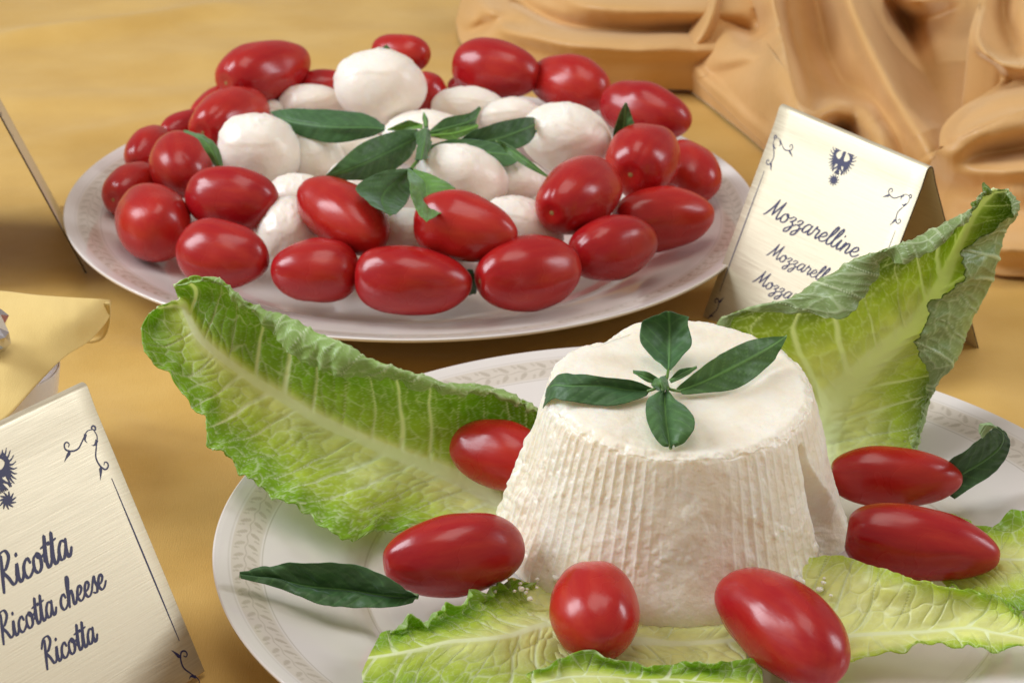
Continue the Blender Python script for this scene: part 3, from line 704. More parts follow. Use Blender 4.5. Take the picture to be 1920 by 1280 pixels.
# sprig on the ricotta
o_ = U(1243, 712, 6.6); sp = empty('basil_sprig', o_, 'four leaved basil sprig laid on top of the ricotta', 'basil'); sp['_o'] = [float(x) for x in o_]; sp['_r'] = 1
zt = 6.52
basil(sp, [((1252,695,zt+.15),(1253,692,zt+.15),(1257,694,zt+.15)), ((1228,672,zt+.3),(1254,676,zt+.15),(1278,670,zt+.3)), ((1202,640,zt+.5),(1254,640,zt+.35),(1296,645,zt+.5)), ((1202,610,zt+.75),(1254,608,zt+.7),(1290,608,zt+.8)), ((1206,600,zt+.9),(1252,583,zt+1.1),(1292,594,zt+.9))], 1, light=.02)
basil(sp, [((1268,728,zt+.15),(1273,733,zt+.1),(1280,738,zt+.1)), ((1300,700,zt+.55),(1318,715,zt+.25),(1330,735,zt+.1)), ((1345,668,zt+.8),(1365,692,zt+.4),(1390,724,zt+.05)), ((1400,640,zt+.8),(1425,660,zt+.5),(1445,682,zt+.1)), ((1440,632,zt+.7),(1455,643,zt+.5),(1464,654,zt+.4)), ((1474,630,zt+.55),(1475,630,zt+.55),(1475,632,zt+.55))], 2, light=.18)
basil(sp, [((1222,727,zt+.15),(1218,733,zt+.1),(1212,742,zt+.1)), ((1190,714,zt+.4),(1175,730,zt+.15),(1160,760,zt+.03)), ((1130,706,zt+.5),(1125,722,zt+.3),(1110,758,zt+.02)), ((1080,702,zt+.4),(1070,722,zt+.3),(1060,752,zt+.02)), ((1050,704,zt+.2),(1035,722,zt+.1),(1038,748,zt-.1)), ((1026,728,zt-.3),(1022,745,zt-.4),(1020,766,zt-.6))], 3, light=0.)
basil(sp, [((1242,736,zt+.2),(1247,734,zt+.25),(1252,738,zt+.2)), ((1215,748,zt+.3),(1246,758,zt+.15),(1275,756,zt+.3)), ((1211,780,zt+.4),(1248,788,zt+.15),(1298,775,zt+.5)), ((1222,812,zt+.25),(1252,815,zt+.1),(1302,800,zt+.45)), ((1240,834,zt+.1),(1256,838,zt+.0),(1285,828,zt+.15)), ((1252,838,zt+.05),(1258,840,zt+.0),(1266,838,zt+.05))], 4, light=.10, curl=.12)
basil(sp, [((1238,712,zt+.3),(1238,716,zt+.3),(1238,720,zt+.3)), ((1215,697,zt+.55),(1212,708,zt+.4),(1215,716,zt+.3)), ((1187,694,zt+.4),(1187,697,zt+.4),(1188,699,zt+.4))], 5, light=.15, nu=24, nv=16)
basil(sp, [((1254,712,zt+.3),(1256,714,zt+.3),(1258,718,zt+.3)), ((1275,694,zt+.55),(1278,700,zt+.4),(1282,706,zt+.4)), ((1305,687,zt+.4),(1306,688,zt+.4),(1307,690,zt+.4))], 6, light=.15, nu=24, nv=16)
basil(sp, [((1222,715,zt+.2),(1235,708,zt+.5),(1248,704,zt+.2)), ((1222,722,zt+.3),(1238,718,zt+.6),(1252,715,zt+.3)), ((1232,730,zt+.2),(1242,733,zt+.4),(1254,728,zt+.2))], 7, light=.25, nu=24, nv=16)
for q in (((1253,694),(1250,710),(1243,722)), ((1275,733),(1258,730),(1244,722)), ((1214,733),(1230,728),(1243,722)), ((1248,738),(1252,728),(1243,715))):
    tube('stem', [U(*p, top_z(*p)+.25+.1*(i == 1)) for i, p in enumerate(q)], .05, M_stem, sp, off=o_)
# sprig in the middle of the mozzarella heap
o_ = U(795, 255, 6.1); sp = empty('basil_sprig', o_, 'leafy basil sprig in the centre of the mozzarella heap', 'basil'); sp['_o'] = [float(x) for x in o_]
z = 5.4
basil(sp, [((722,236,z),(722,241,z),(720,246,z-.1)), ((690,216,z+.3),(685,238,z),(690,258,z-.5)), ((610,205,z+.3),(610,236,z-.1),(620,268,z-.8)), ((545,205,z+.1),(540,225,z-.2),(550,248,z-.7)), ((507,210,z-.2),(508,211,z-.2),(512,214,z-.3))], 11)
basil(sp, [((782,243,z+.5),(790,254,z+.3),(782,268,z)), ((740,246,z+.9),(752,272,z+.3),(765,300,z-.4)), ((680,268,z+.9),(695,300,z+.3),(715,330,z-.6)), ((640,300,z+.5),(648,320,z+.1),(668,338,z-.5)), ((610,330,z),(608,334,z-.1),(616,336,z-.2))], 12, light=.10)
basil(sp, [((768,316,z+.2),(772,318,z+.2),(778,320,z+.1)), ((715,322,z+.6),(740,340,z),(775,345,z-.4)), ((668,350,z+.5),(715,370,z-.1),(765,375,z-.4)), ((690,378,z+.3),(722,395,z-.1),(755,390,z-.3)), ((722,400,z),(732,403,z-.1),(742,402,z-.1))], 13, light=.12)
basil(sp, [((764,316,z+.2),(768,315,z+.2),(772,316,z+.2)), ((766,345,z+.6),(795,340,z+.1),(815,330,z+.3)), ((772,375,z+.5),(800,365,z+.1),(848,350,z+.4)), ((785,402,z+.3),(810,385,z+.1),(858,362,z+.3)), ((800,415,z+.2),(825,400,z+.1),(850,385,z+.2))], 14, light=.55)
basil(sp, [((855,268,z),(852,270,z),(852,274,z)), ((890,245,z+.5),(890,268,z-.1),(890,288,z-.4)), ((940,228,z+.6),(940,258,z),(945,285,z-.5)), ((985,220,z+.6),(988,240,z+.2),(992,268,z-.3)), ((1010,222,z+.2),(1010,230,z+.1),(1010,240,z))], 15)
basil(sp, [((800,275,z),(800,278,z),(800,282,z)), ((845,262,z+.3),(850,276,z),(855,300,z-.4)), ((900,262,z+.2),(905,285,z-.1),(910,310,z-.5)), ((950,275,z),(955,290,z-.2),(955,308,z-.4)), ((980,290,z-.2),(980,292,z-.2),(980,295,z-.2))], 16, light=.05)
basil(sp, [((805,246,z+.2),(805,249,z+.2),(805,252,z+.1)), ((835,222,z+.7),(838,240,z+.3),(840,255,z)), ((880,212,z+.7),(885,225,z+.4),(885,240,z)), ((900,200,z+.8),(901,203,z+.7),(902,208,z+.5))], 17, light=.10)
basil(sp, [((808,252,z+.1),(808,254,z+.1),(808,257,z)), ((850,240,z+.3),(852,250,z+.1),(852,262,z-.1)), ((895,232,z+.2),(896,236,z+.2),(896,242,z))], 18, light=.65)
basil(sp, [((793,234,z+.4),(793,237,z+.4),(792,241,z+.4)), ((765,226,z+.6),(760,236,z+.3),(758,244,z+.1)), ((727,242,z+.1),(727,243,z+.1),(727,245,z))], 19, light=.7)
basil(sp, [((778,250,z+.5),(798,240,z+.9),(806,245,z+.5)), ((782,275,z+.4),(796,265,z+.9),(808,270,z+.4)), ((778,300,z+.2),(790,300,z+.5),(800,298,z+.2))], 20, light=.2)
basil(sp, [((796,240,z+.6),(799,238,z+.7),(804,240,z+.6)), ((792,222,z+.9),(797,222,z+.9),(803,225,z+.8)), ((794,212,z+1.),(795,212,z+1.),(796,213,z+1.))], 21, light=.2, nu=20, nv=16)
tube('stem', [U(797, 228, z+.5), U(798, 255, z+.4), U(790, 290, z+.2), U(770, 318, z+.2)], .08, M_stem, sp, off=o_)
# loose leaves
basil(None, [((1030,332,5.0),(1030,333,5.0),(1030,335,5.0)), ((990,298,5.6),(988,303,5.5),(985,312,5.3)), ((955,272,5.9),(953,278,5.7),(952,288,5.5)), ((930,262,6.0),(930,263,6.0),(931,264,6.0))], 22, 'thin pointed basil leaf crossing a mozzarella right of the sprig', light=.25, name='basil_leaf')
basil(None, [((1148,266,4.6),(1152,268,4.6),(1158,270,4.6)), ((1152,240,5.3),(1168,242,5.2),(1188,246,5.3)), ((1162,212,6.0),(1172,212,6.0),(1183,214,6.0)), ((1172,192,6.6),(1173,192,6.6),(1175,193,6.6))], 23, 'upright basil spike between the two right hand tomatoes', light=.12, name='basil_leaf')
basil(None, [((418,316,4.6),(412,318,4.6),(405,315,4.6)), ((410,280,5.3),(398,284,5.4),(386,285,5.4)), ((382,256,5.7),(376,258,5.8),(370,260,5.8)), ((345,244,5.6),(345,246,5.6),(344,248,5.6))], 24, 'narrow basil leaf draped over the upright tomato at left', light=.3, name='basil_leaf')
basil(None, [((712,108,4.6),(722,108,4.6),(734,108,4.6)), ((715,92,5.0),(724,92,5.0),(733,93,5.0)), ((724,84,5.2),(725,84,5.2),(726,85,5.2))], 25, 'basil tip poking up behind the tallest mozzarella ball', light=.1, name='basil_leaf', nu=20, nv=16)
basil(None, [((862,505,2.6),(872,505,2.6),(886,505,2.6)), ((862,530,2.3),(878,532,2.2),(895,530,2.2)), ((866,548,2.1),(880,552,2.1),(893,550,2.1))], 26, 'dark basil leaf end in the gap between two front tomatoes', name='basil_leaf')
basil(None, [((785,1115,2.2),(785,1120,2.0),(775,1130,1.9)), ((735,1085,2.9),(720,1115,2.1),(720,1140,1.9)), ((650,1056,3.1),(655,1105,2.1),(650,1138,1.9)), ((560,1055,2.9),(580,1098,2.1),(590,1130,2.0)), ((505,1062,2.6),(520,1085,2.3),(530,1105,2.1)), ((450,1076,2.5),(449,1080,2.5),(452,1084,2.5))], 27, 'long dark basil leaf lying on the left flange of the front plate', light=.02, bumpy=.22, curl=.10, name='basil_leaf', nu=120, nv=60)
basil(None, [((1745,900,1.9),(1765,920,1.8),(1790,935,1.7)), ((1775,868,2.9),(1800,890,2.3),(1820,915,1.9)), ((1815,840,3.5),(1845,862,2.8),(1862,888,2.2)), ((1850,815,4.2),(1876,835,3.6),(1888,855,3.1)), ((1862,798,4.8),(1880,808,4.6),(1892,822,4.3)), ((1840,793,4.9),(1852,796,5.0),(1865,800,4.9)), ((1834,805,4.5),(1837,815,4.4),(1842,822,4.3))], 28, 'curled dark basil leaf on the front plate behind the right tomatoes', light=.02, name='basil_leaf', nu=120, nv=60)

# ------------------------------------------------------------------ brass tent cards with printed script
LET = {
 'a': (.95, [[(.64,.88),(.38,1.02),(.10,.6),(.10,.12),(.34,.06),(.58,.5),(.70,1.0)], [(.70,1.0),(.62,.35),(.70,.02),(.86,.12),(1.0,.42)]]),
 'c': (.74, [[(.60,.74),(.46,1.02),(.16,.75),(.08,.3),(.28,.0),(.56,.12),(.80,.42)]]),
 'e': (.74, [[(.02,.38),(.36,.5),(.56,.8),(.40,1.03),(.16,.75),(.08,.3),(.30,.0),(.58,.12),(.80,.42)]]),
 'h': (.88, [[(.0,.4),(.28,1.2),(.42,1.8),(.30,1.98),(.16,1.3),(.06,.0)], [(.08,.15),(.28,.85),(.48,.98),(.54,.6),(.50,.12),(.66,.0),(.9,.42)]]),
 'i': (.5, [[(.02,.45),(.2,1.0),(.14,.3),(.24,.0),(.42,.12),(.56,.42)], [(.26,1.42),(.30,1.52)]]),
 'l': (.5, [[(.0,.42),(.30,1.15),(.44,1.8),(.33,2.02),(.16,1.4),(.09,.35),(.24,.0),(.42,.12),(.56,.42)]]),
 'n': (.86, [[(.02,.5),(.17,.98),(.14,.5),(.08,.0)], [(.10,.2),(.32,.88),(.50,.98),(.56,.65),(.52,.15),(.66,.0),(.92,.42)]]),
 'o': (.84, [[(.42,1.02),(.14,.8),(.08,.25),(.30,.0),(.58,.25),(.60,.8),(.42,1.02),(.46,.78),(.70,.70),(.92,.82)]]),
 'r': (.70, [[(.02,.5),(.16,1.15),(.22,.92),(.50,.90),(.44,.3),(.54,.0),(.76,.42)]]),
 's': (.62, [[(.02,.4),(.40,1.12),(.42,.75),(.54,.35),(.38,.0),(.10,.10)]]),
 't': (.52, [[(.02,.42),(.34,1.75),(.16,.5),(.20,.03),(.38,.05),(.58,.42)], [(-.06,1.16),(.22,1.22),(.55,1.30)]]),
 'z': (.72, [[(.02,.72),(.22,1.0),(.48,.92),(.34,.58),(.16,.42),(.40,.38),(.48,.0),(.34,-.55),(.08,-.72),(.04,-.42),(.34,-.05),(.78,.42)]]),
 'M': (1.5, [[(-.05,-.05),(.12,.2),(.42,1.1),(.58,1.95)], [(.58,1.95),(.60,1.0),(.66,.25)], [(.66,.25),(.95,1.1),(1.22,1.95)], [(1.22,1.95),(1.14,.7),(1.22,.05),(1.42,.2),(1.55,.5)]]),
 'R': (1.15, [[(.42,1.75),(.28,.9),(.12,-.1)], [(.02,1.35),(.30,1.85),(.75,1.95),(.92,1.55),(.60,1.05),(.34,.92),(.62,.5),(.86,.05),(1.1,.15),(1.2,.42)]]),
 ' ': (.45, []),
}
class Ink:
    """flat printing: tapered strokes and blots, each a hair above the last"""
    def __init__(s): s.V = []; s.F = []; s.k = 0
    def stroke(s, pts, wfun, sub=7, cap=True):
        P = crom(pts, (len(pts)-1)*sub+1) if len(pts) > 2 else crom(pts, 5)
        T = np.gradient(P, axis=0); Ln = np.linalg.norm(T, axis=1, keepdims=True)+1e-9; T = T/Ln; Nn = np.stack([-T[:, 1], T[:, 0]], 1)
        b0 = len(s.V); n = len(P); s.k += 1
        for i in range(n):
            t = i/(n-1); w_ = wfun(t, T[i])/2; z = .0020+.0006*s.k*.2+.0010*t
            s.V += [(*(P[i]+Nn[i]*w_), z), (*(P[i]-Nn[i]*w_), z)]
        for i in range(n-1): s.F.append((b0+2*i, b0+2*i+1, b0+2*i+3, b0+2*i+2))
        if cap:
            for e, sg in ((0, -1), (n-1, 1)):
                w_ = wfun(e/(n-1), T[e])/2; c = len(s.V); z = s.V[b0+2*e][2]
                for q in range(1, 5):
                    a = PI*q/5; s.V.append((*(P[e]+Nn[e]*w_*math.cos(a)+T[e]*sg*w_*math.sin(a)), z))
                s.F.append((b0+2*e, *range(c, c+4), b0+2*e+1) if sg > 0 else (b0+2*e+1, *range(c+3, c-1, -1), b0+2*e))
    def text(s, txt, x, y, dx, dy, h, slant=.22, sx=1.0, wt=.17):
        """baseline start (x,y), unit direction (dx,dy), x-height h; card axes: x right, y up"""
        pen = 0
        for ch in txt:
            adv, strokes = LET[ch]
            for st in strokes:
                q = np.array(st, float); q[:, 0] = (q[:, 0]+pen+slant*q[:, 1]*.9)*sx
                p = np.stack([x+h*(q[:, 0]*dx-q[:, 1]*dy), y+h*(q[:, 0]*dy+q[:, 1]*dx)], 1)
                s.stroke(p, lambda t, T: h*wt*(.55+.6*max(0, abs(-T[0]*dy+T[1]*dx)))*(.75+.25*math.sin(PI*min(max(t, .0), 1))))
            pen += adv
    def build(s, name, parent, R, O, mat_=None, label=None):
        V = np.array(s.V); W = O+V[:, :1]*R[0]+V[:, 1:2]*R[1]+V[:, 2:3]*R[2]
        o = mesh(name, W, [tuple(int(x) for x in f) for f in s.F], mat_ or M_ink, parent, smooth=False)
        if label: o['label'] = label
        return o
def spiral(c, r0, turns, a0, sg=1, n=14):
    return [(c[0]+r0*(1-t*.85)*math.cos(a0+sg*t*turns*2*PI), c[1]+r0*(1-t*.85)*math.sin(a0+sg*t*turns*2*PI)) for t in np.linspace(0, 1, n)]
def scroll_corner(ink, cx, cy, mx, my, k=1.0):
    """vine ornament in a corner; mx,my = +-1 point towards the card's middle"""
    X = lambda pts: [(cx+mx*p[0]*k, cy+my*p[1]*k) for p in pts]
    w1 = lambda t, T: .034*k*(.5+.9*math.sin(PI*t))+.012
    for sw in (0, 1):
        S_ = (lambda pts: X([(p[1], p[0]) for p in pts])) if sw else X
        ink.stroke(S_([(.20,.16),(.45,.14),(.75,.34),(1.05,.52),(1.35,.50),(1.55,.36),(1.52,.20),(1.40,.16),(1.33,.25),(1.40,.33)]), w1)
        ink.stroke(S_([(.20,.16),(.10,.22),(.06,.12),(.14,.06),(.22,.12)]), w1)
        ink.stroke(S_([(.55,.20),(.66,.36),(.62,.50)]), lambda t, T: .12*k*(1-t)+.004, cap=False)     # leaf
        ink.stroke(S_([(1.42,.50),(1.62,.60),(1.80,.72)]), lambda t, T: .15*k*(1-t)*min(1, t*5+.3)+.004, cap=False)
def eagle(ink, cx, cy, k):
    S_ = lambda pts: [(cx+p[0]*k, cy+p[1]*k) for p in pts]
    tp = lambda w0, w1: (lambda t, T: k*(w0+(w1-w0)*t))
    ink.stroke(S_([(0,.22),(0,.0),(0,-.38)]), lambda t, T: k*(.15+.16*math.sin(PI*t)))
    for sg in (-1, 1):
        ink.stroke(S_([(.02*sg,.0),(.03*sg,.35),(.07*sg,.60),(.17*sg,.73),(.28*sg,.68),(.31*sg,.57)]), tp(.17, .03))
        ink.stroke(S_([(.14*sg,.71),(.21*sg,.66)]), tp(.10, .08))
        ink.stroke(S_([(.03*sg,-.02),(.24*sg,-.06),(.44*sg,.04),(.55*sg,.24),(.52*sg,.50)]), lambda t, T: k*(.26+.06*math.sin(PI*t)-.19*t))
        for i in range(12):
            a = math.radians(86-i*14.5); bx, by = .24*sg, .12
            r0 = .36; r1 = .80-.10*abs(i-5)/6
            p0 = (bx+sg*r0*math.cos(a)*.75, by+r0*math.sin(a)*.95); p1 = (bx+sg*r1*math.cos(a-.12)*.80, by+r1*math.sin(a-.02)*1.02)
            ink.stroke(S_([p0, ((p0[0]+p1[0])/2, (p0[1]+p1[1])/2-.05), p1]), tp(.092, .022))
        ink.stroke(S_([(.05*sg,-.2),(.16*sg,-.34),(.28*sg,-.44)]), tp(.12, .06))
        for e in ((.38,-.47), (.33,-.55), (.27,-.56)): ink.stroke(S_([(.26*sg,-.43), (e[0]*sg, e[1])]), tp(.06, .03))
    for i in range(5): ink.stroke(S_([(0,-.28),(.03*(i-2),-.42),(.075*(i-2),-.60)]), tp(.08, .04))
    c = (-.02, -.90)
    for i in range(11):                                                    # small star burst beneath
        a = 2*PI*i/11+.2; ink.stroke(S_([(c[0], c[1]), (c[0]+.17*math.cos(a), c[1]+.14*math.sin(a)), (c[0]+.34*math.cos(a+.25), c[1]+.27*math.sin(a+.25))]), tp(.13, .03))
    for i in range(4):
        x = -.32+.213*i; y = 1.04+.04*(1.5-abs(i-1.5))
        for a in range(3): ink.stroke(S_([(x-.065*math.cos(a*PI/3+.5), y-.065*math.sin(a*PI/3+.5)), (x+.065*math.cos(a*PI/3+.5), y+.065*math.sin(a*PI/3+.5))]), tp(.045, .045))
def tent_card(label, B, dvec, width, Ht, spread, flipside, content):
    """B: top corner (world, at height Ht); dvec: horizontal unit vector along the fold; front panel spreads towards n"""
    d = np.append(unit(dvec[:2]), 0); n = np.array([d[1], -d[0], 0])*flipside
    t = empty('tent_card', (B[0], B[1], 0), label, 'sign'); O0 = np.array([B[0], B[1], 0])
    rb = .22; prof = []
    lean = math.atan2(spread, Ht)
    for k in np.linspace(0, 1, 14): prof.append((spread*(1-k)+.0, Ht*k*.985))
    pr = [(p[0]+.12, p[1]) for p in prof[:-1]]
    for a in np.linspace(lean, PI-lean, 9)[0:]: pr.append((rb*math.cos(a)*.9, Ht-rb+rb*math.sin(a)))
    pr += [(-p[0]-.12, p[1]) for p in prof[:-1][::-1]]
    pr = np.array(pr); ns = 12
    S = O0+pr[:, None, :1]*n+pr[:, None, 1:]*np.array([0, 0, 1.])+np.linspace(0, width, ns)[None, :, None]*d
    o = grid('metal_sheet', S-O0, M_brass, t, flip=(flipside > 0)); solid(o, .07, -1); o.data.materials.append(M_rim); o.modifiers['thickness'].material_offset_rim = 1
    bv = o.modifiers.new('edge', 'BEVEL'); bv.width = .0002; bv.segments = 2; bv.limit_method = 'ANGLE'
    # front face frame: origin at top start corner, x along d (or reversed), y up the slope
    fbot = np.array([pr[0][0], pr[0][1]]); ftop = np.array([pr[12][0], pr[12][1]]); sl = unit(ftop-fbot)
    up = n*sl[0]+np.array([0, 0, 1.])*sl[1]; nf = n*sl[1]-np.array([0, 0, 1.])*sl[0]
    top = n*ftop[0]+np.array([0, 0, 1.])*ftop[1]
    content(t, d, up, nf, top, O0)
    return t
def face_xy(px, py, O, X, Y, N):                                          # where a view ray meets the face
    dr = ray(px, py); c = np.array([0, 0, CH]); tt = ((O-c)@N)/(dr@N); Pp = c+dr*tt
    return float((Pp-O)@X), float((Pp-O)@Y)
def border(t, X, up, nf, Oloc, x0, x1, y0, y1, kc):
    for cx, cy, mx, my in ((x0, y0, 1, -1), (x1, y0, -1, -1), (x0, y1, 1, 1), (x1, y1, -1, 1)):
        ink = Ink(); scroll_corner(ink, cx, cy, mx, my, kc); ink.build('scroll_ornament', t, (X, up, nf), Oloc+nf*.004)
    for xx in (x0+.25*kc, x1-.25*kc):
        ink = Ink(); ink.stroke([(xx, y0-1.92*kc), (xx, (y0+y1)/2), (xx, y1+1.92*kc)], lambda t_, T: .024+.034*math.sin(PI*t_), cap=False)
        ink.build('border_line', t, (X, up, nf), Oloc+nf*.004)
def print_lines(t, X, up, nf, Oloc, O0, lines, W_, Hs, emblem, corners, kc, wt=.215):
    O = Oloc+O0+nf*.004
    for txt, p0, p1, ps, nm in lines:
        a = face_xy(*p0, O, X, up, nf); b_ = face_xy(*p1, O, X, up, nf)
        dd = np.array(b_)-a; Ln = np.linalg.norm(dd); dd /= Ln
        adv = sum(LET[c][0] for c in txt); 
        ink = Ink(); h = ps; ink.text(txt, a[0], a[1], dd[0], dd[1], h, sx=Ln/(adv*h), wt=wt)
        ink.build('lettering', t, (X, up, nf), Oloc+nf*.004, label=nm)
    e = face_xy(*emblem[0], O, X, up, nf); ink = Ink(); eagle(ink, e[0], e[1], emblem[1]); ink.build('emblem', t, (X, up, nf), Oloc+nf*.004, label='navy two headed eagle emblem with four small stars')
    border(t, X, up, nf, Oloc, .24, W_-.24, -.36, -Hs+.5, kc)
W2 = 8.66; HT = 8.5; SP = 3.5
# card 2: behind the right lettuce
A2, B2 = U(1467, 195, HT), U(1745, 312, HT); d2 = unit((B2-A2)[:2])
def c2(t, d, up, nf, top, O0):
    print_lines(t, d, up, nf, top, O0,
        [('Mozzarelline', (1433,401), (1604,484), .40, 'navy script word Mozzarelline'), ('Mozzarella', (1438,478), (1556,536), .31, 'navy script word Mozzarella, smaller'), ('Mozzarella', (1412,528), (1532,590), .31, 'navy script word starting Mozza, partly behind the lettuce')],
        W2, 9.2, ((1577, 303), .86), 0, .8, .21)
tent_card('upright gold metal tent card reading Mozzarelline behind the right lettuce leaf', A2, d2, W2, HT, SP, 1, c2)
# card 1: bottom left
A1, B1 = U(0, 790, HT), U(157, 716, HT); d1 = unit((B1-A1)[:2]); st1 = B1-np.append(d1, 0)*W2
def c1(t, d, up, nf, top, O0):
    print_lines(t, d, up, nf, top, O0,
        [('Ricotta', (4,1108), (136,1040), .52, 'navy script word Ricotta, largest'), ('Ricotta cheese', (4,1205), (200,1100), .42, 'navy script words Ricotta cheese'), ('Ricotta', (86,1252), (184,1200), .42, 'navy script word Ricotta, lowest')],
        W2, 9.7, ((-6, 888), .92), 0, .9)
tent_card('gold metal tent card reading Ricotta cheese cut by the left bottom corner', st1, d1, W2, HT, 4.35, 1, c1)
# card 3: seen edge on at the left
def c3(t, d, up, nf, top, O0):
    border(t, d, up, nf, top, .35, W2-.35, -.42, -8.7, .8)
nb = U(163, 512, 0.)
best = None
for xx in np.arange(60, 330, 1.):
    q = U(xx, 212+1.583*xx, 0.); L_ = np.linalg.norm(q-nb)
    if q[1] > nb[1] and (best is None or abs(L_-W2) < best[0]): best = (abs(L_-W2), q)
d3 = unit((best[1]-nb)[:2]); n3 = np.array([d3[1], -d3[0]])
b3 = np.array([nb[0], nb[1]])-n3*(SP+.12)
tent_card('gold metal tent card seen edge on at the left border of the picture', (b3[0], b3[1], HT), d3, W2, HT, SP, 1, c3)

# ------------------------------------------------------------------ cloth built on thin plate splines
def tps(pts, vals, q, smooth=.0):
    pts = np.asarray(pts, float); n = len(pts); sc = 100.; p = pts/sc; q = np.asarray(q)/sc
    def K(r): return np.where(r > 0, r*r*np.log(r+1e-12), 0)
    A = K(np.linalg.norm(p[:, None]-p[None], axis=-1))+smooth*np.eye(n); Pm = np.c_[np.ones(n), p]
    M_ = np.block([[A, Pm], [Pm.T, np.zeros((3, 3))]]); wv = np.linalg.solve(M_, np.r_[vals, np.zeros(3)])
    out = np.empty(len(q))
    for i in range(0, len(q), 20000):
        qq = q[i:i+20000]; out[i:i+20000] = K(np.linalg.norm(qq[:, None]-p[None], axis=-1))@wv[:n]+np.c_[np.ones(len(qq)), qq]@wv[n:]
    return out
def dense(lines, step=28):
    P = []; V = []
    for ln in lines:
        ln = np.array(ln, float)
        if len(ln) == 1: P.append(ln[0, :2]); V.append(ln[0, 2]); continue
        L = np.concatenate([[0], np.cumsum(np.hypot(*np.diff(ln[:, :2], axis=0).T))]); n = max(2, int(L[-1]/step)+1)
        for t in np.linspace(0, L[-1], n):
            P.append([np.interp(t, L, ln[:, 0]), np.interp(t, L, ln[:, 1])]); V.append(np.interp(t, L, ln[:, 2]))
    P = np.array(P); V = np.array(V); keep = []
    for i in range(len(P)):
        if all(np.hypot(*(P[i]-P[j])) > 6 for j in keep): keep.append(i)
    return P[keep], V[keep]
def unproj(PX, PY, Z):
    x = (PX-960)/F; y = -(PY-640)/F
    D = FWD+x[..., None]*CX+y[..., None]*CY; t = (Z-CH)/D[..., 2]
    return np.array([0, 0, CH])+D*t[..., None]
def ridge_sum(PX, PY, ridges):
    """soft ridges (or valleys) that run along polylines: (points, height, width one side, width other side)"""
    Z = np.zeros_like(PX)
    for pts, amp, w0, w1 in ridges:
        p = crom(np.array(pts, float), 40) if len(pts) > 2 else crom(np.array(pts, float), 12)
        best = np.full(PX.shape, 1e9); sgn = np.zeros_like(PX); tt = np.zeros_like(PX)
        for i in range(len(p)-1):
            d = p[i+1]-p[i]; L2 = d@d; t = np.clip(((PX-p[i, 0])*d[0]+(PY-p[i, 1])*d[1])/L2, 0, 1)
            ex = PX-p[i, 0]-t*d[0]; ey = PY-p[i, 1]-t*d[1]; r = np.hypot(ex, ey); m = r < best
            best = np.where(m, r, best); sgn = np.where(m, np.sign(d[0]*ey-d[1]*ex), sgn); tt = np.where(m, (i+t)/(len(p)-1), tt)
        w_ = np.where(sgn > 0, w1, w0); Z += amp*np.exp(-(best/w_)**2)*(.25+.75*np.sin(PI*np.clip(tt*.94+.03, 0, 1))**.5)
    return Z
def cloth_patch(bottom, topl, lines, ridges=(), ni=150, nj=190, hem=.9, smooth=.02, wr=.05):
    b = crom(bottom, nj); t_ = crom(topl, nj); s = np.linspace(0, 1, ni)[:, None, None]
    PX = b[None]*(1-s)+t_[None]*s
    P, V = dense(lines); Z = tps(P, V, PX.reshape(-1, 2), smooth).reshape(ni, nj); Z = np.maximum(Z, .12)
    x = PX[..., 0]; y = PX[..., 1]; edge = sstep(0, .12, s[..., 0])
    wx = x+5*n2(x/90, y/90, 61, 2); wy = y+5*n2(x/90, y/90, 62, 2)
    Z = Z+ridge_sum(wx, wy, ridges)*(.3+.7*edge)+(wr*n2(x/80, y/60, 77, 3)-wr*.7*np.abs(n2(x/36, y/90, 78, 2)))*edge
    Z = np.maximum(Z, .1)
    W = unproj(x, y, Z)
    rows = []; k = 10; back = W[0]; h0 = back[:, 2].copy()                  # the hem rolls under, down to the table
    for i in range(1, k+1):
        a = i/k; r = back.copy(); r[:, 1] += -.12*hem*math.sin(a*PI)+hem*a*.9; r[:, 2] = np.maximum(h0*math.cos(a*PI/2)+.03, .03); rows.append(r)
    return np.concatenate([np.array(rows)[::-1], W], 0)
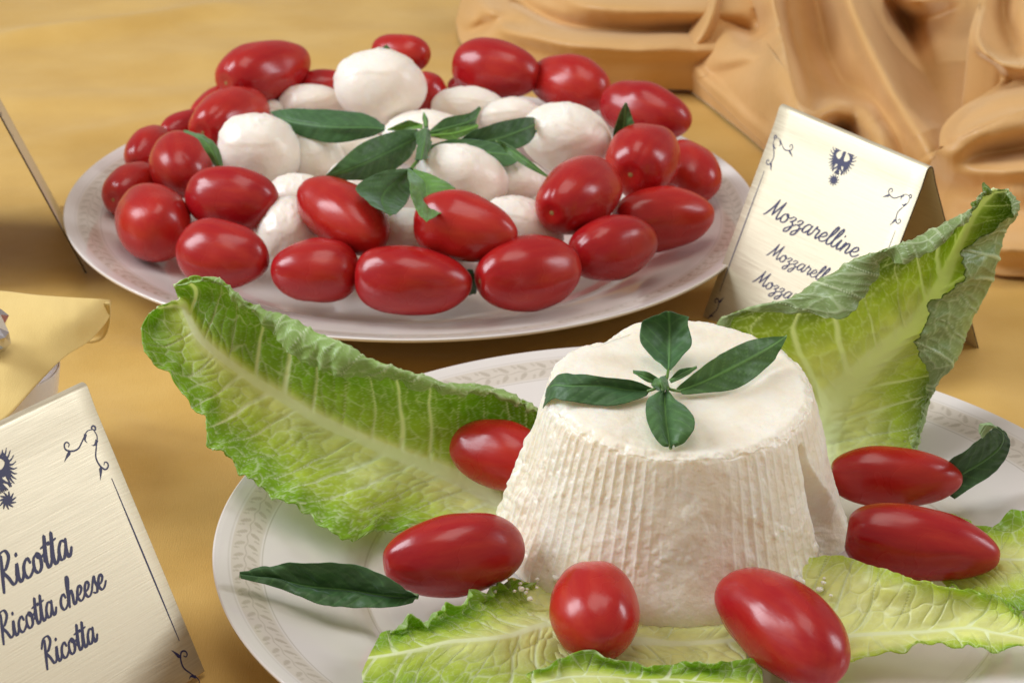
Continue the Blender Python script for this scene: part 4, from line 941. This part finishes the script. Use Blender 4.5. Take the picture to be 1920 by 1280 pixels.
def drape():
    parts = []
    parts.append(cloth_patch([(856,40),(868,84),(930,116),(1000,138),(1100,152),(1200,164),(1290,168),(1400,172)], [(885,-90),(950,-90),(1050,-90),(1120,-90),(1200,-90),(1270,-90),(1350,-90),(1460,-90)],
        [[(858,50,.5),(870,84,.4),(930,116,.3),(1000,138,.3),(1200,164,.3),(1400,172,.3)],
         [(885,40,1.6),(940,85,1.3),(1050,112,1.4),(1200,130,1.5),(1400,132,1.5)],
         [(930,20,2.4),(1020,50,2.6),(1100,75,2.6),(1200,84,2.6),(1400,85,2.6)],
         [(960,-20,2.8),(1100,10,3.4),(1200,20,3.6),(1400,20,3.6)],
         [(900,-90,2.6),(1000,-100,4.2),(1200,-100,5.2),(1400,-100,5.2)]],
        [([(965,0),(1025,34),(1090,52),(1200,60),(1400,62)], -.7, 18, 8), ([(890,-10),(950,50),(1050,80),(1200,92),(1400,94)], .45, 20, 16), ([(1000,-60),(1080,0),(1200,16),(1400,18)], .5, 30, 20), ([(880,60),(930,40),(985,52)], -.35, 14, 14)], hem=1.0, wr=.04))
    parts.append(cloth_patch([(1279,98),(1282,124),(1325,170),(1390,232),(1450,285),(1530,345),(1650,400),(1780,400)], [(1348,-90),(1400,-90),(1480,-90),(1560,-90),(1640,-90),(1740,-90),(1850,-90),(1990,-90)],
        [[(1280,112,1.5),(1330,172,.8),(1400,238,.45),(1450,285,.3),(1540,345,.3),(1780,400,.4)],
         [(1305,70,2.5),(1345,0,3.9),(1380,-80,5.0)],
         [(1360,120,2.6),(1430,180,2.1),(1500,240,1.6),(1600,300,1.3),(1740,330,1.4)],
         [(1420,60,3.4),(1520,90,3.4),(1600,110,3.2)],[(1560,200,2.2),(1680,250,2.0)],
         [(1450,-60,5.4),(1600,-70,5.6),(1800,-70,4.4)],[(1700,60,2.2),(1740,130,1.9),(1775,200,1.8)],[(1800,60,2.4),(1840,0,3.0),(1900,60,3.),(1980,-40,4.)]],
        [([(1442,-100),(1452,20),(1470,110),(1492,190),(1520,265)], 1.7, 16, 66),
         ([(1370,-60),(1392,15),(1412,48),(1428,70)], -1.8, 40, 30),
         ([(1560,-100),(1600,10),(1650,110),(1700,195),(1752,285)], 2.3, 62, 34),
         ([(1520,-100),(1540,60),(1575,150),(1630,230)], -.7, 26, 26),
         ([(1655,-80),(1688,50),(1728,140),(1766,235)], -1.6, 30, 46),
         ([(1460,262),(1515,222),(1570,197),(1618,207),(1650,262),(1668,330)], 1.15, 22, 34),
         ([(1530,300),(1570,245),(1610,262)], -.7, 16, 16),
         ([(1335,142),(1380,132),(1418,118),(1440,98)], -.3, 16, 26),
         ([(1352,-40),(1340,10),(1316,64),(1290,104)], .7, 14, 20),
         ([(1284,118),(1330,166),(1400,228),(1470,286),(1560,344)], .55, 14, 18),
         ([(1660,-30),(1706,2),(1775,-8)], 1.5, 20, 20)], ni=240, nj=300, hem=.9, wr=.035))
    parts.append(cloth_patch([(1763,275),(1768,240),(1800,205),(1850,175),(1878,150),(1862,122),(1824,95),(1820,60),(1838,0),(1855,-60),(1860,-100)],[(1990,300),(2010,270),(2020,230),(2030,200),(2040,170),(2050,140),(2060,110),(2070,60),(2080,0),(2080,-60),(2080,-100)],
        [[(1764,270,2.9),(1770,240,3.2),(1800,207,3.9),(1850,178,4.4),(1878,150,4.8)],[(1862,124,5.2),(1824,95,5.6),(1825,60,6.2),(1845,0,7.0),(1858,-90,8.2)],
         [(1860,225,4.2),(1930,200,4.8),(2000,190,5.2)],[(1900,60,6.4),(1940,-20,7.4),(2050,-80,8.6)],[(1925,140,5.4),(2040,130,6.0)],[(2050,250,4.9),(2000,290,4.2)],[(1850,262,3.8),(1930,240,4.4)]],
        [([(1775,262),(1810,225),(1860,196),(1930,178),(2000,170)], .4, 16, 26), ([(1878,150),(1930,152),(2000,150)], -.5, 18, 28), ([(1834,30),(1832,80),(1868,118),(1940,128)], .8, 12, 26), ([(1900,-80),(1884,20),(1905,90)], -.8, 22, 26), ([(1790,262),(1850,234),(1920,216),(2000,208)], .3, 12, 16)], ni=120, nj=170, hem=.6, wr=.04))
    parts.append(cloth_patch([(1735,330),(1750,380),(1790,450),(1850,508),(1925,518),(2000,520),(2080,520)], [(1755,285),(1790,266),(1830,246),(1870,229),(1920,206),(1990,196),(2080,186)],
        [[(1736,330,.8),(1752,380,.6),(1792,448,.4),(1850,505,.3),(1925,514,.3),(2080,516,.3)],
         [(1775,345,2.0),(1800,390,1.6),(1850,440,1.5),(1925,450,1.5),(2080,450,1.5)],
         [(1775,325,2.6),(1830,345,2.8),(1900,360,3.0),(2080,370,3.0)],
         [(1755,285,3.6),(1830,250,4.8),(1920,210,5.7),(2080,190,6.1)],[(1800,300,3.5),(1880,275,4.2),(2000,262,4.6)]],
        [([(1762,292),(1830,262),(1900,240),(1990,232)], .6, 40, 26), ([(1775,360),(1830,384),(1880,400),(1960,402)], -.45, 34, 36), ([(1790,410),(1850,458),(1925,470),(2080,474)], .6, 26, 22), ([(1780,318),(1860,322),(1930,318),(2060,312)], .45, 26, 20), ([(1840,285),(1900,280),(1980,276)], -.2, 22, 22)], ni=150, nj=160, hem=.9, wr=.05))
    V = []; Q = []; b0 = 0
    for p in parts:
        V.append(p.reshape(-1, 3)); Q.append(quads(*p.shape[:2])+b0); b0 += p.shape[0]*p.shape[1]
    V = np.concatenate(V); o = mesh('satin_drape', V, None, M_drape, loops4=np.concatenate(Q))
    solid(o, .08, 0); tag(o, 'orange gold satin cloth heaped in soft folds behind the plates at upper right', 'cloth')
drape()

# napkin over a small white bowl at the left edge, with a scrap of silver
def napkin():
    P = cloth_patch([(-60,870),(-20,810),(20,775),(70,720),(120,670),(165,640),(200,600),(206,572)], [(-160,560),(-120,548),(-80,546),(-40,545),(10,548),(70,555),(140,560),(205,563)],
        [[(-60,860,4.6),(20,772,4.6),(70,718,4.6),(120,668,4.4),(165,634,4.2),(200,598,4.3),(206,572,4.6)],
         [(-80,700,5.2),(20,690,5.1),(80,640,5.0),(150,600,5.0)],[(-120,560,5.6),(0,550,5.4),(100,560,5.3),(190,565,5.0)],[(60,670,4.9),(80,600,5.25)],[(0,740,4.8)]], ni=70, nj=90, hem=.0, wr=.03)
    P = P[10:]
    # the corner curls under in a loop
    n = 34; loop = []
    e = P[0, 50:]; 
    o = empty('napkin', U(100, 640, 0), 'pale gold napkin with a rolled corner over a white bowl at the left', 'napkin'); O = U(100, 640, 0)
    a = grid('cloth', P-O, M_napkin, o); solid(a, .10, 0)
    rows = []
    path = [((206,568),4.9),((207,585),4.5),((205,610),3.9),((196,632),3.4),((178,640),3.3),((160,640),3.4),((150,634),3.7)]
    base = np.array([U(*p, z_) for p, z_ in path]); base = crom(base, 24)
    base2 = np.array([U(p[0]-70, p[1]-6, z_) for p, z_ in path]); base2 = crom(base2, 24)
    S = base[:, None]*(1-np.linspace(0, 1, 12)[None, :, None])+base2[:, None]*np.linspace(0, 1, 12)[None, :, None]
    b_ = grid('rolled_corner', S-O, M_napkin, o); solid(b_, .10, 0)
napkin()
def bowl():
    c = U(-18, 690, 3.6); c[2] = 0
    prof = [(.01, .3), (1.2, .35), (1.7, .8), (2.0, 2.0), (2.3, 3.5), (2.36, 3.6), (2.42, 3.5), (2.15, 1.8), (1.7, .5), (1.2, .0), (.01, .0)]
    pr = crom(prof, 60); th = np.linspace(0, 2*PI, 72, endpoint=False)
    P = np.stack([pr[:, :1]*np.cos(th), pr[:, :1]*np.sin(th), pr[:, 1:]+0*th], -1)
    o = grid('small_bowl', P, M_china, None, wrapj=True, flip=True, loc=c); tag(o, 'white china bowl mostly hidden beneath the gold napkin', 'bowl')
bowl()
def silver():
    n, m = 9, 11; C = U(-26, 622, 6.0)
    ph = np.linspace(0, PI, n); th = np.linspace(0, 2*PI, m, endpoint=False); PH, TH = np.meshgrid(ph, th, indexing='ij')
    D = np.stack([np.sin(PH)*np.cos(TH), np.sin(PH)*np.sin(TH), np.cos(PH)], -1)
    r = 1+.22*vnoise(D*2.3+4, 3)
    P = D*r[..., None]*np.array([.80, .8, .95])
    o = grid('foil_wrapper', P, M_silver, None, wrapj=True, smooth=False, loc=C); tag(o, 'crumpled silver foil piece on the napkin at the left edge', 'foil')
silver()
for o in bpy.data.objects:
    for k_ in ('_o', '_r'):
        if k_ in o.keys(): del o[k_]
